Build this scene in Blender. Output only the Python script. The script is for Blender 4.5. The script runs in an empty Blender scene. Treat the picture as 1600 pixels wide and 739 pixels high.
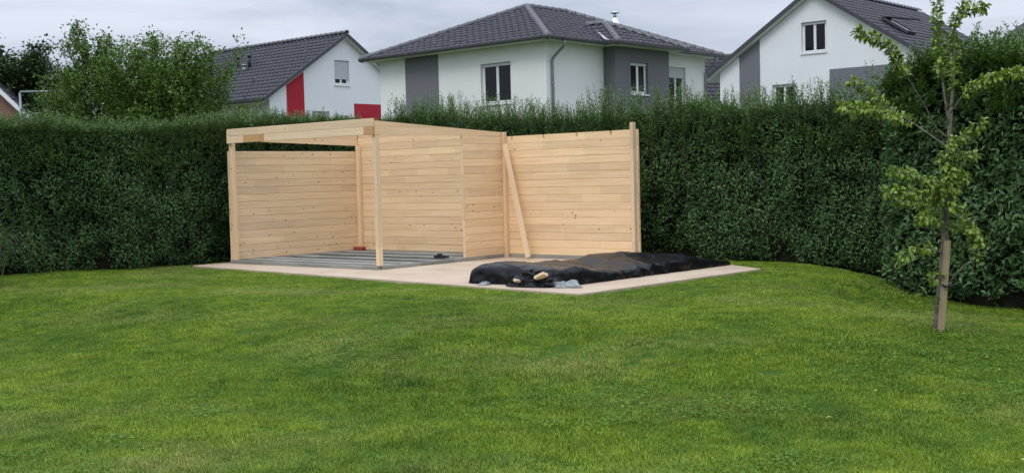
import bpy, bmesh, math, random
import numpy as np
from mathutils import Vector, Matrix
random.seed(7)
rng = np.random.default_rng(11)
sc = bpy.context.scene
col = sc.collection

# ------------------------------------------------------------------ camera
FPX, PITCH, ROLL = 1852.8, .0487, -.0256
CAM = np.array([0, 0, 1.3])
_c, _s = math.cos(PITCH), math.sin(PITCH)
_cr, _sr = math.cos(ROLL), math.sin(ROLL)
FWD = np.array([0, _c, -_s]); _U0 = np.array([0, _s, _c]); _R0 = np.array([1., 0, 0])
RGT = _cr*_R0 + _sr*_U0; UPV = -_sr*_R0 + _cr*_U0
cd = bpy.data.cameras.new('camera'); cam = bpy.data.objects.new('camera', cd); col.objects.link(cam)
cd.sensor_fit = 'HORIZONTAL'; cd.sensor_width = 36; cd.lens = 36*FPX/1600
cd.clip_start = .05; cd.clip_end = 2000
m = Matrix.Identity(4)
for i in range(3):
    m[i][0] = RGT[i]; m[i][1] = UPV[i]; m[i][2] = -FWD[i]; m[i][3] = CAM[i]
cam.matrix_world = m
sc.camera = cam

def at(px, py, Y):
    d = FWD + RGT*(px-800)/FPX + UPV*(369.5-py)/FPX
    p = CAM + d*Y/d[1]
    return Vector(p)

# ------------------------------------------------------------------ sky, sun, exposure
SUN_AZ, SUN_EL = math.radians(212), math.radians(52)     # compass style: from behind-left of the camera
world = bpy.data.worlds.new('World'); sc.world = world; world.use_nodes = True
nt = world.node_tree; nt.nodes.clear()
out = nt.nodes.new('ShaderNodeOutputWorld')
sky = nt.nodes.new('ShaderNodeTexSky'); sky.sky_type = 'NISHITA'; sky.sun_disc = False
sky.sun_elevation = SUN_EL; sky.sun_rotation = SUN_AZ
b1 = nt.nodes.new('ShaderNodeBackground'); b1.inputs[1].default_value = .08
nt.links.new(sky.outputs[0], b1.inputs[0])
tc = nt.nodes.new('ShaderNodeTexCoord'); mp = nt.nodes.new('ShaderNodeMapping')
mp.inputs['Scale'].default_value = (1.0, 1.0, 4.5); mp.inputs['Location'].default_value = (.35, 0, .1)
nz = nt.nodes.new('ShaderNodeTexNoise'); nz.inputs['Scale'].default_value = 2.6
nz.inputs['Detail'].default_value = 6; nz.inputs['Roughness'].default_value = .55; nz.inputs['Distortion'].default_value = .5
rp = nt.nodes.new('ShaderNodeValToRGB')
rp.color_ramp.elements[0].position = .36; rp.color_ramp.elements[0].color = (.46, .525, .645, 1)
rp.color_ramp.elements[1].position = .62; rp.color_ramp.elements[1].color = (.745, .79, .92, 1)
b2 = nt.nodes.new('ShaderNodeBackground'); b2.inputs[1].default_value = 1.0
nt.links.new(tc.outputs['Generated'], mp.inputs[0]); nt.links.new(mp.outputs[0], nz.inputs[0])
nt.links.new(nz.outputs['Fac'], rp.inputs[0]); nt.links.new(rp.outputs[0], b2.inputs[0])
# standard overcast luminance: rises smoothly from horizon to zenith
sxyz = nt.nodes.new('ShaderNodeSeparateXYZ'); nt.links.new(tc.outputs['Generated'], sxyz.inputs[0])
mz = nt.nodes.new('ShaderNodeMapRange'); mz.inputs[1].default_value = 0; mz.inputs[2].default_value = 1
mz.inputs[3].default_value = .80; mz.inputs[4].default_value = 2.9
nt.links.new(sxyz.outputs[2], mz.inputs[0]); nt.links.new(mz.outputs[0], b2.inputs[1])
mx = nt.nodes.new('ShaderNodeMixShader'); mx.inputs[0].default_value = .9
nt.links.new(b1.outputs[0], mx.inputs[1]); nt.links.new(b2.outputs[0], mx.inputs[2])
nt.links.new(mx.outputs[0], out.inputs[0])
ld = bpy.data.lights.new('sun', 'SUN'); ld.energy = 1.1; ld.angle = math.radians(25); ld.color = (1, .96, .9)
sun = bpy.data.objects.new('sun', ld); col.objects.link(sun)
sd = Vector((math.sin(SUN_AZ)*math.cos(SUN_EL), math.cos(SUN_AZ)*math.cos(SUN_EL), math.sin(SUN_EL)))
sun.rotation_euler = sd.to_track_quat('Z', 'Y').to_euler()
sc.view_settings.view_transform = 'Standard'; sc.view_settings.look = 'None'
sc.view_settings.exposure = 0; sc.view_settings.gamma = 1

# ------------------------------------------------------------------ helpers
def vnoise(P, scale=1., seed=0):
    """value noise in [0,1] at Nx3 points"""
    P = np.asarray(P, float)*scale + seed*17.31
    i = np.floor(P).astype(np.int64); f = P-i; f = f*f*(3-2*f)
    def h(a, b, c):
        n = (a*374761393 + b*668265263 + c*2147483647 + seed*974711) & 0x7fffffff
        n = (n ^ (n >> 13))*1274126177 & 0x7fffffff
        n = (n ^ (n >> 16)) & 0xffff
        return n/65535.
    x, y, z = i[:, 0], i[:, 1], i[:, 2]; fx, fy, fz = f[:, 0], f[:, 1], f[:, 2]
    r = 0
    for dx in (0, 1):
        for dy in (0, 1):
            for dz in (0, 1):
                w = (fx if dx else 1-fx)*(fy if dy else 1-fy)*(fz if dz else 1-fz)
                r = r + w*h(x+dx, y+dy, z+dz)
    return r
def fbm(P, scale, seed=0, n=3):
    r = 0; a = .5; t = 0
    for k in range(n):
        r = r + a*vnoise(P, scale*2**k, seed+k); t += a; a *= .5
    return r/t
def sstep(a, b, x):
    t = np.clip((x-a)/(b-a), 0, 1); return t*t*(3-2*t)

def link(name, me, parent=None, mat=None, loc=None, rot=None, kind=None):
    o = bpy.data.objects.new(name, me); col.objects.link(o)
    if mat is not None and me is not None and len(me.materials) == 0: me.materials.append(mat)
    if parent is not None: o.parent = parent
    if loc is not None: o.location = loc
    if rot is not None: o.rotation_euler = (0, 0, rot) if not hasattr(rot, '__len__') else rot
    if kind: o['kind'] = kind
    return o
def tag(o, label=None, cat=None, group=None, kind=None):
    if label: o['label'] = label
    if cat: o['category'] = cat
    if group: o['group'] = group
    if kind: o['kind'] = kind
    return o
def thing(name, label, cat, loc=(0, 0, 0), rot=0, group=None):
    o = link(name, None, loc=loc, rot=rot)
    return tag(o, label, cat, group)
def bm_mesh(bm, name, smooth=False):
    me = bpy.data.meshes.new(name); bm.normal_update(); bm.to_mesh(me); bm.free()
    if smooth:
        me.polygons.foreach_set('use_smooth', [True]*len(me.polygons))
    return me
def np_mesh(name, V, F, tint=None, smooth=False):
    """V Nx3; F MxK (K 3 or 4)"""
    me = bpy.data.meshes.new(name); V = np.asarray(V, np.float32); F = np.asarray(F, np.int32)
    k = F.shape[1]
    me.vertices.add(len(V)); me.vertices.foreach_set('co', V.ravel())
    me.loops.add(F.size); me.loops.foreach_set('vertex_index', F.ravel())
    me.polygons.add(len(F)); me.polygons.foreach_set('loop_start', np.arange(0, F.size, k, dtype=np.int32))
    if smooth: me.polygons.foreach_set('use_smooth', np.ones(len(F), bool))
    me.update(calc_edges=True)
    if tint is not None:
        a = me.attributes.new('tint', 'FLOAT', 'FACE'); a.data.foreach_set('value', np.asarray(tint, np.float32))
    return me
def box(bm, a, b, rz=0, bev=0):
    x0, y0, z0 = a; x1, y1, z1 = b
    vs = [bm.verts.new(p) for p in ((x0,y0,z0),(x1,y0,z0),(x1,y1,z0),(x0,y1,z0),(x0,y0,z1),(x1,y0,z1),(x1,y1,z1),(x0,y1,z1))]
    fs = [bm.faces.new([vs[i] for i in q]) for q in ((3,2,1,0),(4,5,6,7),(0,1,5,4),(1,2,6,5),(2,3,7,6),(3,0,4,7))]
    if bev:
        es = list({e for f in fs for e in f.edges})
        bmesh.ops.bevel(bm, geom=es, offset=bev, segments=1, affect='EDGES')
def box_mesh(name, a, b, bev=0):
    bm = bmesh.new(); box(bm, a, b, bev=bev); return bm_mesh(bm, name)
def prism(bm, poly, axis, d0, d1):
    """extrude polygon (list of 2d) along axis ('x': poly in yz, 'y': poly in xz, 'z': poly in xy)"""
    def P(p, d):
        return {'x': (d, p[0], p[1]), 'y': (p[0], d, p[1]), 'z': (p[0], p[1], d)}[axis]
    A = [bm.verts.new(P(p, d0)) for p in poly]; B = [bm.verts.new(P(p, d1)) for p in poly]
    n = len(poly)
    bm.faces.new(A[::-1]); bm.faces.new(B)
    for i in range(n): bm.faces.new((A[i], A[(i+1) % n], B[(i+1) % n], B[i]))
    bmesh.ops.recalc_face_normals(bm, faces=bm.faces)
def tube(bm, pts, rad, seg=8, cap=True):
    pts = [Vector(p) for p in pts]
    if not hasattr(rad, '__len__'): rad = [rad]*len(pts)
    rings = []; prev = None
    for i, p in enumerate(pts):
        t = (pts[min(i+1, len(pts)-1)]-pts[max(i-1, 0)]).normalized()
        if prev is None: n = t.orthogonal().normalized()
        else: n = (prev - t*prev.dot(t)).normalized()
        prev = n; b = t.cross(n)
        rings.append([bm.verts.new(p + (n*math.cos(2*math.pi*k/seg)+b*math.sin(2*math.pi*k/seg))*rad[i]) for k in range(seg)])
    for a, b in zip(rings, rings[1:]):
        for k in range(seg): bm.faces.new((a[k], a[(k+1) % seg], b[(k+1) % seg], b[k]))
    if cap: bm.faces.new(rings[0][::-1]); bm.faces.new(rings[-1])
def tube_mesh(name, pts, rad, seg=8):
    bm = bmesh.new(); tube(bm, pts, rad, seg); return bm_mesh(bm, name, True)

# ------------------------------------------------------------------ materials
def mat(name, c, rough=.6, spec=.3, metal=0, vary=0., vscale=6., c2=None, bump=0., bscale=40., coord='Object'):
    m = bpy.data.materials.new(name); m.use_nodes = True; n = m.node_tree.nodes; l = m.node_tree.links
    p = n['Principled BSDF']; p.inputs['Base Color'].default_value = (*c, 1)
    p.inputs['Roughness'].default_value = rough; p.inputs['Specular IOR Level'].default_value = spec
    p.inputs['Metallic'].default_value = metal
    t = n.new('ShaderNodeTexCoord')
    if vary or c2:
        z = n.new('ShaderNodeTexNoise'); z.inputs['Scale'].default_value = vscale; z.inputs['Detail'].default_value = 4
        l.new(t.outputs[coord], z.inputs[0])
        r = n.new('ShaderNodeValToRGB'); r.color_ramp.elements[0].position = .3; r.color_ramp.elements[1].position = .7
        d = c2 if c2 else tuple(x*(1+vary) for x in c); e = c if c2 else tuple(x*(1-vary) for x in c)
        r.color_ramp.elements[0].color = (*e, 1); r.color_ramp.elements[1].color = (*d, 1)
        l.new(z.outputs['Fac'], r.inputs[0]); l.new(r.outputs[0], p.inputs['Base Color'])
    if bump:
        z = n.new('ShaderNodeTexNoise'); z.inputs['Scale'].default_value = bscale; z.inputs['Detail'].default_value = 4
        l.new(t.outputs[coord], z.inputs[0])
        b = n.new('ShaderNodeBump'); b.inputs['Strength'].default_value = bump; b.inputs['Distance'].default_value = .02
        l.new(z.outputs['Fac'], b.inputs['Height']); l.new(b.outputs[0], p.inputs['Normal'])
    return m
def leaf_mat(name, dark, light, rough=.45, spec=.4, trans=.2, pscale=1.2, pamt=.5, lightpatch=None):
    """per-leaf tint attribute, plus broad clumps of younger leaves"""
    m = bpy.data.materials.new(name); m.use_nodes = True; n = m.node_tree.nodes; l = m.node_tree.links
    p = n['Principled BSDF']; p.inputs['Roughness'].default_value = rough; p.inputs['Specular IOR Level'].default_value = spec
    a = n.new('ShaderNodeAttribute'); a.attribute_name = 'tint'
    r = n.new('ShaderNodeValToRGB'); r.color_ramp.elements[0].color = (*dark, 1); r.color_ramp.elements[1].color = (*light, 1)
    g = n.new('ShaderNodeNewGeometry'); z = n.new('ShaderNodeTexNoise'); z.inputs['Scale'].default_value = pscale; z.inputs['Detail'].default_value = 2
    l.new(g.outputs['Position'], z.inputs[0])
    ma = n.new('ShaderNodeMath'); ma.operation = 'MULTIPLY_ADD'; ma.inputs[1].default_value = pamt; ma.inputs[2].default_value = -pamt*.5
    l.new(z.outputs['Fac'], ma.inputs[0])
    ad = n.new('ShaderNodeMath'); ad.operation = 'ADD'; ad.use_clamp = True
    l.new(a.outputs['Fac'], ad.inputs[0]); l.new(ma.outputs[0], ad.inputs[1]); l.new(ad.outputs[0], r.inputs[0])
    l.new(r.outputs[0], p.inputs['Base Color'])
    if trans:
        t = n.new('ShaderNodeBsdfTranslucent'); mx = n.new('ShaderNodeMixShader'); mx.inputs[0].default_value = trans
        l.new(r.outputs[0], t.inputs[0]); l.new(p.outputs[0], mx.inputs[1]); l.new(t.outputs[0], mx.inputs[2])
        l.new(mx.outputs[0], n['Material Output'].inputs[0])
    return m
def wood_mat(name, c1, c2, knot=(.13, .06, .025), knots=True, gx=.9, gz=26., block=.07):
    """spruce: grain along local x, knots, finger-jointed tint steps, every board its own offset and tone"""
    m = bpy.data.materials.new(name); m.use_nodes = True; n = m.node_tree.nodes; l = m.node_tree.links
    p = n['Principled BSDF']; p.inputs['Roughness'].default_value = .62; p.inputs['Specular IOR Level'].default_value = .25
    t = n.new('ShaderNodeTexCoord'); oi = n.new('ShaderNodeObjectInfo')
    off = n.new('ShaderNodeVectorMath'); off.operation = 'SCALE'; off.inputs[0].default_value = (31., 7., 17.)
    l.new(oi.outputs['Random'], off.inputs['Scale'])
    ad = n.new('ShaderNodeVectorMath'); l.new(t.outputs['Object'], ad.inputs[0]); l.new(off.outputs[0], ad.inputs[1])
    mp = n.new('ShaderNodeMapping'); mp.inputs['Scale'].default_value = (gx, gz*.6, gz); l.new(ad.outputs[0], mp.inputs[0])
    z = n.new('ShaderNodeTexNoise'); z.inputs['Scale'].default_value = 1.6; z.inputs['Detail'].default_value = 5; z.inputs['Distortion'].default_value = .6
    l.new(mp.outputs[0], z.inputs[0])
    r = n.new('ShaderNodeValToRGB'); r.color_ramp.elements[0].position = .3; r.color_ramp.elements[1].position = .68
    r.color_ramp.elements[0].color = (*c2, 1); r.color_ramp.elements[1].color = (*c1, 1); l.new(z.outputs['Fac'], r.inputs[0])
    # finger-joint blocks
    sx = n.new('ShaderNodeSeparateXYZ'); l.new(ad.outputs[0], sx.inputs[0])
    mu = n.new('ShaderNodeMath'); mu.operation = 'MULTIPLY'; mu.inputs[1].default_value = 1.35; l.new(sx.outputs[0], mu.inputs[0])
    vo = n.new('ShaderNodeTexVoronoi'); vo.voronoi_dimensions = '1D'; vo.inputs['Scale'].default_value = 1.; l.new(mu.outputs[0], vo.inputs['W'])
    sc_ = n.new('ShaderNodeSeparateXYZ'); l.new(vo.outputs['Color'], sc_.inputs[0])
    bl = n.new('ShaderNodeMapRange'); bl.inputs[3].default_value = 1-block; bl.inputs[4].default_value = 1+block*.5; l.new(sc_.outputs[0], bl.inputs[0])
    orr = n.new('ShaderNodeMapRange'); orr.inputs[3].default_value = .88; orr.inputs[4].default_value = 1.06; l.new(oi.outputs['Random'], orr.inputs[0])
    mm = n.new('ShaderNodeMath'); mm.operation = 'MULTIPLY'; l.new(bl.outputs[0], mm.inputs[0]); l.new(orr.outputs[0], mm.inputs[1])
    vm = n.new('ShaderNodeVectorMath'); vm.operation = 'SCALE'; l.new(r.outputs[0], vm.inputs[0]); l.new(mm.outputs[0], vm.inputs['Scale'])
    last = vm.outputs[0]
    if knots:
        mk = n.new('ShaderNodeMapping'); mk.inputs['Scale'].default_value = (5.2, 1., 7.8); l.new(ad.outputs[0], mk.inputs[0])
        vk = n.new('ShaderNodeTexVoronoi'); vk.inputs['Scale'].default_value = 1.25; l.new(mk.outputs[0], vk.inputs[0])
        sk = n.new('ShaderNodeSeparateXYZ'); l.new(vk.outputs['Color'], sk.inputs[0])
        kr = n.new('ShaderNodeMapRange'); kr.inputs[1].default_value = .08; kr.inputs[2].default_value = .15
        kr.inputs[3].default_value = 1; kr.inputs[4].default_value = 0; l.new(vk.outputs['Distance'], kr.inputs[0])
        th = n.new('ShaderNodeMath'); th.operation = 'GREATER_THAN'; th.inputs[1].default_value = .58; l.new(sk.outputs[1], th.inputs[0])
        kk = n.new('ShaderNodeMath'); kk.operation = 'MULTIPLY'; l.new(kr.outputs[0], kk.inputs[0]); l.new(th.outputs[0], kk.inputs[1])
        k2 = n.new('ShaderNodeMath'); k2.operation = 'MULTIPLY'; k2.inputs[1].default_value = .85; l.new(kk.outputs[0], k2.inputs[0])
        mx = n.new('ShaderNodeMix'); mx.data_type = 'RGBA'; l.new(k2.outputs[0], mx.inputs[0]); l.new(last, mx.inputs[6]); mx.inputs[7].default_value = (*knot, 1)
        last = mx.outputs[2]
    l.new(last, p.inputs['Base Color'])
    b = n.new('ShaderNodeBump'); b.inputs['Strength'].default_value = .12; b.inputs['Distance'].default_value = .01
    l.new(z.outputs['Fac'], b.inputs['Height']); l.new(b.outputs[0], p.inputs['Normal'])
    return m

M = {}
M['spruce'] = wood_mat('spruce', (.87, .645, .40), (.75, .52, .29))
M['spruce_pale'] = wood_mat('spruce_pale', (.84, .65, .425), (.74, .54, .33), block=.1)
M['spruce_orange'] = wood_mat('spruce_orange', (.66, .40, .18), (.56, .31, .13), knots=False)
M['grey_wood'] = wood_mat('grey_impregnated_wood', (.33, .335, .30), (.25, .25, .22), knots=False, block=.2, gz=9.)
M['stake'] = wood_mat('stake_wood', (.37, .30, .18), (.26, .205, .12), knots=False)
M['plaster'] = mat('white_plaster', (.75, .76, .74), .85, .15, vary=.025, vscale=.9, bump=.25, bscale=60)
M['plaster2'] = mat('cool_white_plaster', (.75, .765, .77), .85, .15, vary=.025, vscale=.9, bump=.25, bscale=60)
M['grey_paint'] = mat('grey_paint', (.165, .17, .185), .8, .2, vary=.03, vscale=1.5, bump=.2, bscale=60)
M['bay_grey'] = mat('dark_grey_paint', (.15, .155, .165), .8, .2, vary=.03, vscale=1.5, bump=.2, bscale=60)
M['red_paint'] = mat('red_paint', (.38, .02, .035), .7, .25, vary=.04, vscale=2)
M['tile'] = mat('anthracite_roof_tile', (.031, .0305, .040), .42, .4, vary=.22, vscale=4.5, bump=.15, bscale=30)
M['cap'] = mat('anthracite_hip_tile', (.085, .085, .092), .36, .5, vary=.15, vscale=5)
M['trim'] = mat('dark_grey_trim', (.055, .056, .062), .5, .4, vary=.08)
M['zinc'] = mat('zinc', (.25, .27, .285), .38, .5, metal=.6, vary=.1, vscale=3)
M['gutter'] = mat('dark_gutter', (.085, .09, .095), .4, .5, metal=.3, vary=.1, vscale=3)
M['soffit'] = mat('soffit_board', (.62, .62, .58), .7, .2, vary=.04)
M['pvc'] = mat('white_window_frame', (.78, .79, .79), .4, .4, vary=.02)
M['sill'] = mat('sill', (.72, .73, .73), .45, .4, vary=.03)
M['shutter'] = mat('grey_shutter', (.47, .50, .52), .55, .3, vary=.03)
M['glass'] = mat('window_glass', (.006, .0075, .011), .06, .3, vary=.3, vscale=1.2)
M['curtain'] = mat('curtain', (.5, .5, .5), .9, .1, vary=.1, vscale=8)
M['lead'] = mat('lead_flashing', (.45, .46, .48), .5, .4, vary=.1)
M['steel'] = mat('polished_steel', (.7, .7, .7), .2, .5, metal=1, vary=.05)
M['black'] = mat('black_plastic_pipe', (.012, .012, .013), .5, .4, vary=.1)
M['concrete'] = mat('chimney_cap', (.12, .12, .125), .8, .2, vary=.1)
M['bark'] = mat('bark', (.10, .085, .065), .9, .15, c2=(.22, .20, .17), vscale=14, bump=.8, bscale=50)
M['bark_dark'] = mat('dark_bark', (.045, .036, .026), .9, .1, c2=(.085, .07, .05), vscale=20, bump=.6, bscale=60)
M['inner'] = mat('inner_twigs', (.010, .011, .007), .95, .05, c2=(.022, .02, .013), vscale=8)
M['slab'] = mat('pink_paving', (.46, .36, .26), .85, .2, c2=(.56, .45, .335), vscale=1.7, bump=.3, bscale=70)
M['foil'] = mat('grey_foil', (.06, .068, .07), .2, .5, c2=(.27, .30, .30), vscale=7)
M['rubber'] = mat('rubber_tie', (.02, .02, .02), .7, .3, vary=.1)
M['red_brick'] = mat('red_block', (.30, .055, .03), .8, .2, vary=.2, vscale=20)
M['pear'] = mat('pear_skin', (.20, .27, .05), .45, .4, c2=(.27, .25, .06), vscale=12)
M['privet'] = leaf_mat('privet_leaf', (.026, .062, .022), (.150, .275, .082), rough=.45, spec=.28, trans=.15, pscale=1.9, pamt=1.0)
M['privet_tip'] = leaf_mat('privet_tip_leaf', (.045, .100, .020), (.140, .245, .055), rough=.45, spec=.4, trans=.22, pscale=2, pamt=.4)
M['laurel'] = leaf_mat('laurel_leaf', (.026, .062, .022), (.145, .265, .080), rough=.42, spec=.34, trans=.12, pscale=1.5, pamt=.7)
M['beech'] = leaf_mat('hornbeam_leaf', (.045, .098, .014), (.150, .255, .040), rough=.5, spec=.35, trans=.3, pscale=1.1, pamt=.6)
M['oak'] = leaf_mat('oak_leaf', (.022, .045, .014), (.065, .11, .035), rough=.55, spec=.3, trans=.2, pscale=.7, pamt=.5)
M['pearleaf'] = leaf_mat('pear_leaf', (.09, .165, .022), (.31, .42, .06), rough=.42, spec=.45, trans=.25, pscale=1.5, pamt=.6)
M['reed'] = leaf_mat('reed_leaf', (.08, .14, .05), (.22, .29, .13), rough=.5, spec=.3, trans=.2)

def grass_mat():
    m = bpy.data.materials.new('grass_blade'); m.use_nodes = True; n = m.node_tree.nodes; l = m.node_tree.links
    p = n['Principled BSDF']; p.inputs['Roughness'].default_value = .5; p.inputs['Specular IOR Level'].default_value = .3
    g = n.new('ShaderNodeNewGeometry')
    def noise(sc, det, seed, ax=1.):
        mp = n.new('ShaderNodeMapping'); mp.inputs['Location'].default_value = (seed*3.7, seed*1.9, 0); mp.inputs['Scale'].default_value = (1, ax, 0)
        l.new(g.outputs['Position'], mp.inputs[0])
        z = n.new('ShaderNodeTexNoise'); z.inputs['Scale'].default_value = sc; z.inputs['Detail'].default_value = det; l.new(mp.outputs[0], z.inputs[0]); return z.outputs['Fac']
    def ramp(fac, stops):
        r = n.new('ShaderNodeValToRGB')
        while len(r.color_ramp.elements) < len(stops): r.color_ramp.elements.new(.5)
        for e, (q, c) in zip(r.color_ramp.elements, stops): e.position = q; e.color = (*c, 1)
        l.new(fac, r.inputs[0]); return r.outputs[0]
    def mix(fac, a, b):
        x = n.new('ShaderNodeMix'); x.data_type = 'RGBA'; l.new(fac, x.inputs[0]) if not isinstance(fac, float) else setattr(x.inputs[0], 'default_value', fac)
        l.new(a, x.inputs[6]); l.new(b, x.inputs[7]); return x.outputs[2]
    base = ramp(noise(.55, 3, 1), [(.34, (.085, .175, .012)), (.5, (.185, .300, .017)), (.66, (.300, .400, .028))])
    fine = ramp(noise(3.2, 4, 4), [(.3, (.060, .135, .011)), (.7, (.320, .425, .036))])
    c = mix(.5, base, fine)
    # dry straw-coloured patches
    dry = n.new('ShaderNodeRGB'); dry.outputs[0].default_value = (.40, .40, .13, 1)
    dm = n.new('ShaderNodeMapRange'); dm.inputs[1].default_value = .50; dm.inputs[2].default_value = .72; dm.inputs[4].default_value = .55
    l.new(noise(.55, 5, 9, 1.5), dm.inputs[0])
    c = mix(dm.outputs[0], c, dry.outputs[0])
    a = n.new('ShaderNodeAttribute'); a.attribute_name = 'tint'
    mr = n.new('ShaderNodeMapRange'); mr.inputs[3].default_value = .6; mr.inputs[4].default_value = 1.4; l.new(a.outputs['Fac'], mr.inputs[0])
    oi = n.new('ShaderNodeObjectInfo'); m2 = n.new('ShaderNodeMapRange'); m2.inputs[3].default_value = .84; m2.inputs[4].default_value = 1.16; l.new(oi.outputs['Random'], m2.inputs[0])
    mm = n.new('ShaderNodeMath'); mm.operation = 'MULTIPLY'; l.new(mr.outputs[0], mm.inputs[0]); l.new(m2.outputs[0], mm.inputs[1])
    vm = n.new('ShaderNodeVectorMath'); vm.operation = 'SCALE'; l.new(c, vm.inputs[0]); l.new(mm.outputs[0], vm.inputs['Scale'])
    l.new(vm.outputs[0], p.inputs['Base Color'])
    t = n.new('ShaderNodeBsdfTranslucent'); l.new(vm.outputs[0], t.inputs[0]); mx = n.new('ShaderNodeMixShader'); mx.inputs[0].default_value = .25
    l.new(p.outputs[0], mx.inputs[1]); l.new(t.outputs[0], mx.inputs[2]); l.new(mx.outputs[0], n['Material Output'].inputs[0])
    return m
M['grass'] = grass_mat()
M['soil'] = mat('lawn_soil', (.030, .070, .008), .95, .1, c2=(.055, .115, .012), vscale=3, bump=.5, bscale=30)
M['far_ground'] = mat('far_ground', (.05, .08, .025), .95, .1, c2=(.07, .1, .03), vscale=.4)
M['clover'] = leaf_mat('clover_leaf', (.075, .170, .010), (.17, .30, .022), rough=.5, spec=.3, trans=.2)

def tarp_mat():
    m = mat('black_tarpaulin', (.007, .0075, .009), .3, .18, bump=0)
    n = m.node_tree.nodes; l = m.node_tree.links; p = n['Principled BSDF']
    t = n.new('ShaderNodeTexCoord'); z = n.new('ShaderNodeTexNoise'); z.inputs['Scale'].default_value = 9; z.inputs['Detail'].default_value = 6; z.inputs['Distortion'].default_value = 1.5
    l.new(t.outputs['Object'], z.inputs[0]); b = n.new('ShaderNodeBump'); b.inputs['Strength'].default_value = .10; b.inputs['Distance'].default_value = .02
    l.new(z.outputs['Fac'], b.inputs['Height']); l.new(b.outputs[0], p.inputs['Normal'])
    z2 = n.new('ShaderNodeTexNoise'); z2.inputs['Scale'].default_value = 2.0; l.new(t.outputs['Object'], z2.inputs[0])
    mr = n.new('ShaderNodeMapRange'); mr.inputs[3].default_value = .22; mr.inputs[4].default_value = .38; l.new(z2.outputs['Fac'], mr.inputs[0]); l.new(mr.outputs[0], p.inputs['Roughness'])
    return m
M['tarp'] = tarp_mat()
def brick_mat():
    m = mat('red_brickwork', (.25, .12, .09), .85, .15); n = m.node_tree.nodes; l = m.node_tree.links
    t = n.new('ShaderNodeTexCoord'); mp = n.new('ShaderNodeMapping'); mp.inputs['Rotation'].default_value = (math.radians(90), 0, 0); l.new(t.outputs['Object'], mp.inputs[0])
    b = n.new('ShaderNodeTexBrick'); b.inputs['Scale'].default_value = 4.; b.inputs['Color1'].default_value = (.22, .10, .08, 1); b.inputs['Color2'].default_value = (.30, .15, .12, 1); b.inputs['Mortar'].default_value = (.3, .25, .22, 1)
    l.new(mp.outputs[0], b.inputs[0]); l.new(b.outputs[0], n['Principled BSDF'].inputs['Base Color'])
    return m
M['brick'] = brick_mat()

# ------------------------------------------------------------------ ground
PAD = [(-5.3, 19.62), (.75, 13.2), (3.35, 16.0), (2.95, 17.3), (2.15, 18.3), (-2.7, 22.5)]
def poly_dist(P, poly):
    """signed distance (negative inside)"""
    P = np.asarray(P, float); d = np.full(len(P), 1e9); ins = np.zeros(len(P), bool); n = len(poly)
    for i in range(n):
        a = np.array(poly[i], float); b = np.array(poly[(i+1) % n], float); e = b-a; w = P-a
        t = np.clip((w@e)/(e@e), 0, 1); d = np.minimum(d, np.linalg.norm(w-t[:, None]*e, axis=1))
        c = (a[1] > P[:, 1]) != (b[1] > P[:, 1])
        with np.errstate(divide='ignore', invalid='ignore'):
            xi = (b[0]-a[0])*(P[:, 1]-a[1])/(b[1]-a[1]+1e-12)+a[0]
        ins ^= c & (P[:, 0] < xi)
    return np.where(ins, -d, d)
def ground(P):
    P = np.asarray(P, float); x, y = P[:, 0], P[:, 1]
    d = poly_dist(P, PAD)
    L = 6.0 - 3.3*sstep(2.5, 4.2, x)*sstep(11, 14, y)
    h = -.38*sstep(.3, 1, d/L)
    wl = 1-sstep(12.0, 17.5, y); k = 1-sstep(-3, 2.5, x)
    h = h*(wl*k + (1-k))
    h = h + .09*sstep(-5, -8, x)*sstep(12, 16, y)
    Q = np.c_[P[:, :2], np.zeros(len(P))]
    b = (fbm(Q, .9, 3, 3)-.5)*.07*sstep(.1, 1.2, d)
    h = h + b - .035
    return np.where(d < -.02, -.09, h)
def gz(x, y): return float(ground(np.array([[x, y]]))[0])
step = .2
gx_ = np.arange(-16, 14.01, step); gy_ = np.arange(-4, 27.01, step)
X, Y = np.meshgrid(gx_, gy_); G = np.c_[X.ravel(), Y.ravel()]
V = np.c_[G, ground(G)]
nx, ny = len(gx_), len(gy_); ii = np.arange(nx*ny).reshape(ny, nx)
F = np.stack([ii[:-1, :-1].ravel(), ii[:-1, 1:].ravel(), ii[1:, 1:].ravel(), ii[1:, :-1].ravel()], 1)
lawn = link('lawn', np_mesh('lawn', V, F, smooth=True), mat=M['soil'], kind='structure')
bm = bmesh.new(); bmesh.ops.create_grid(bm, x_segments=8, y_segments=8, size=900)
link('ground', bm_mesh(bm, 'ground'), mat=M['far_ground'], loc=(0, 0, -.75), kind='structure')
bm = bmesh.new(); prism(bm, PAD, 'z', -.14, 0)
bmesh.ops.bevel(bm, geom=[e for e in bm.edges if all(v.co.z > -.01 for v in e.verts)], offset=.008, segments=1, affect='EDGES')
link('patio_slab', bm_mesh(bm, 'patio_slab'), mat=M['slab'], kind='structure')

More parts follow.
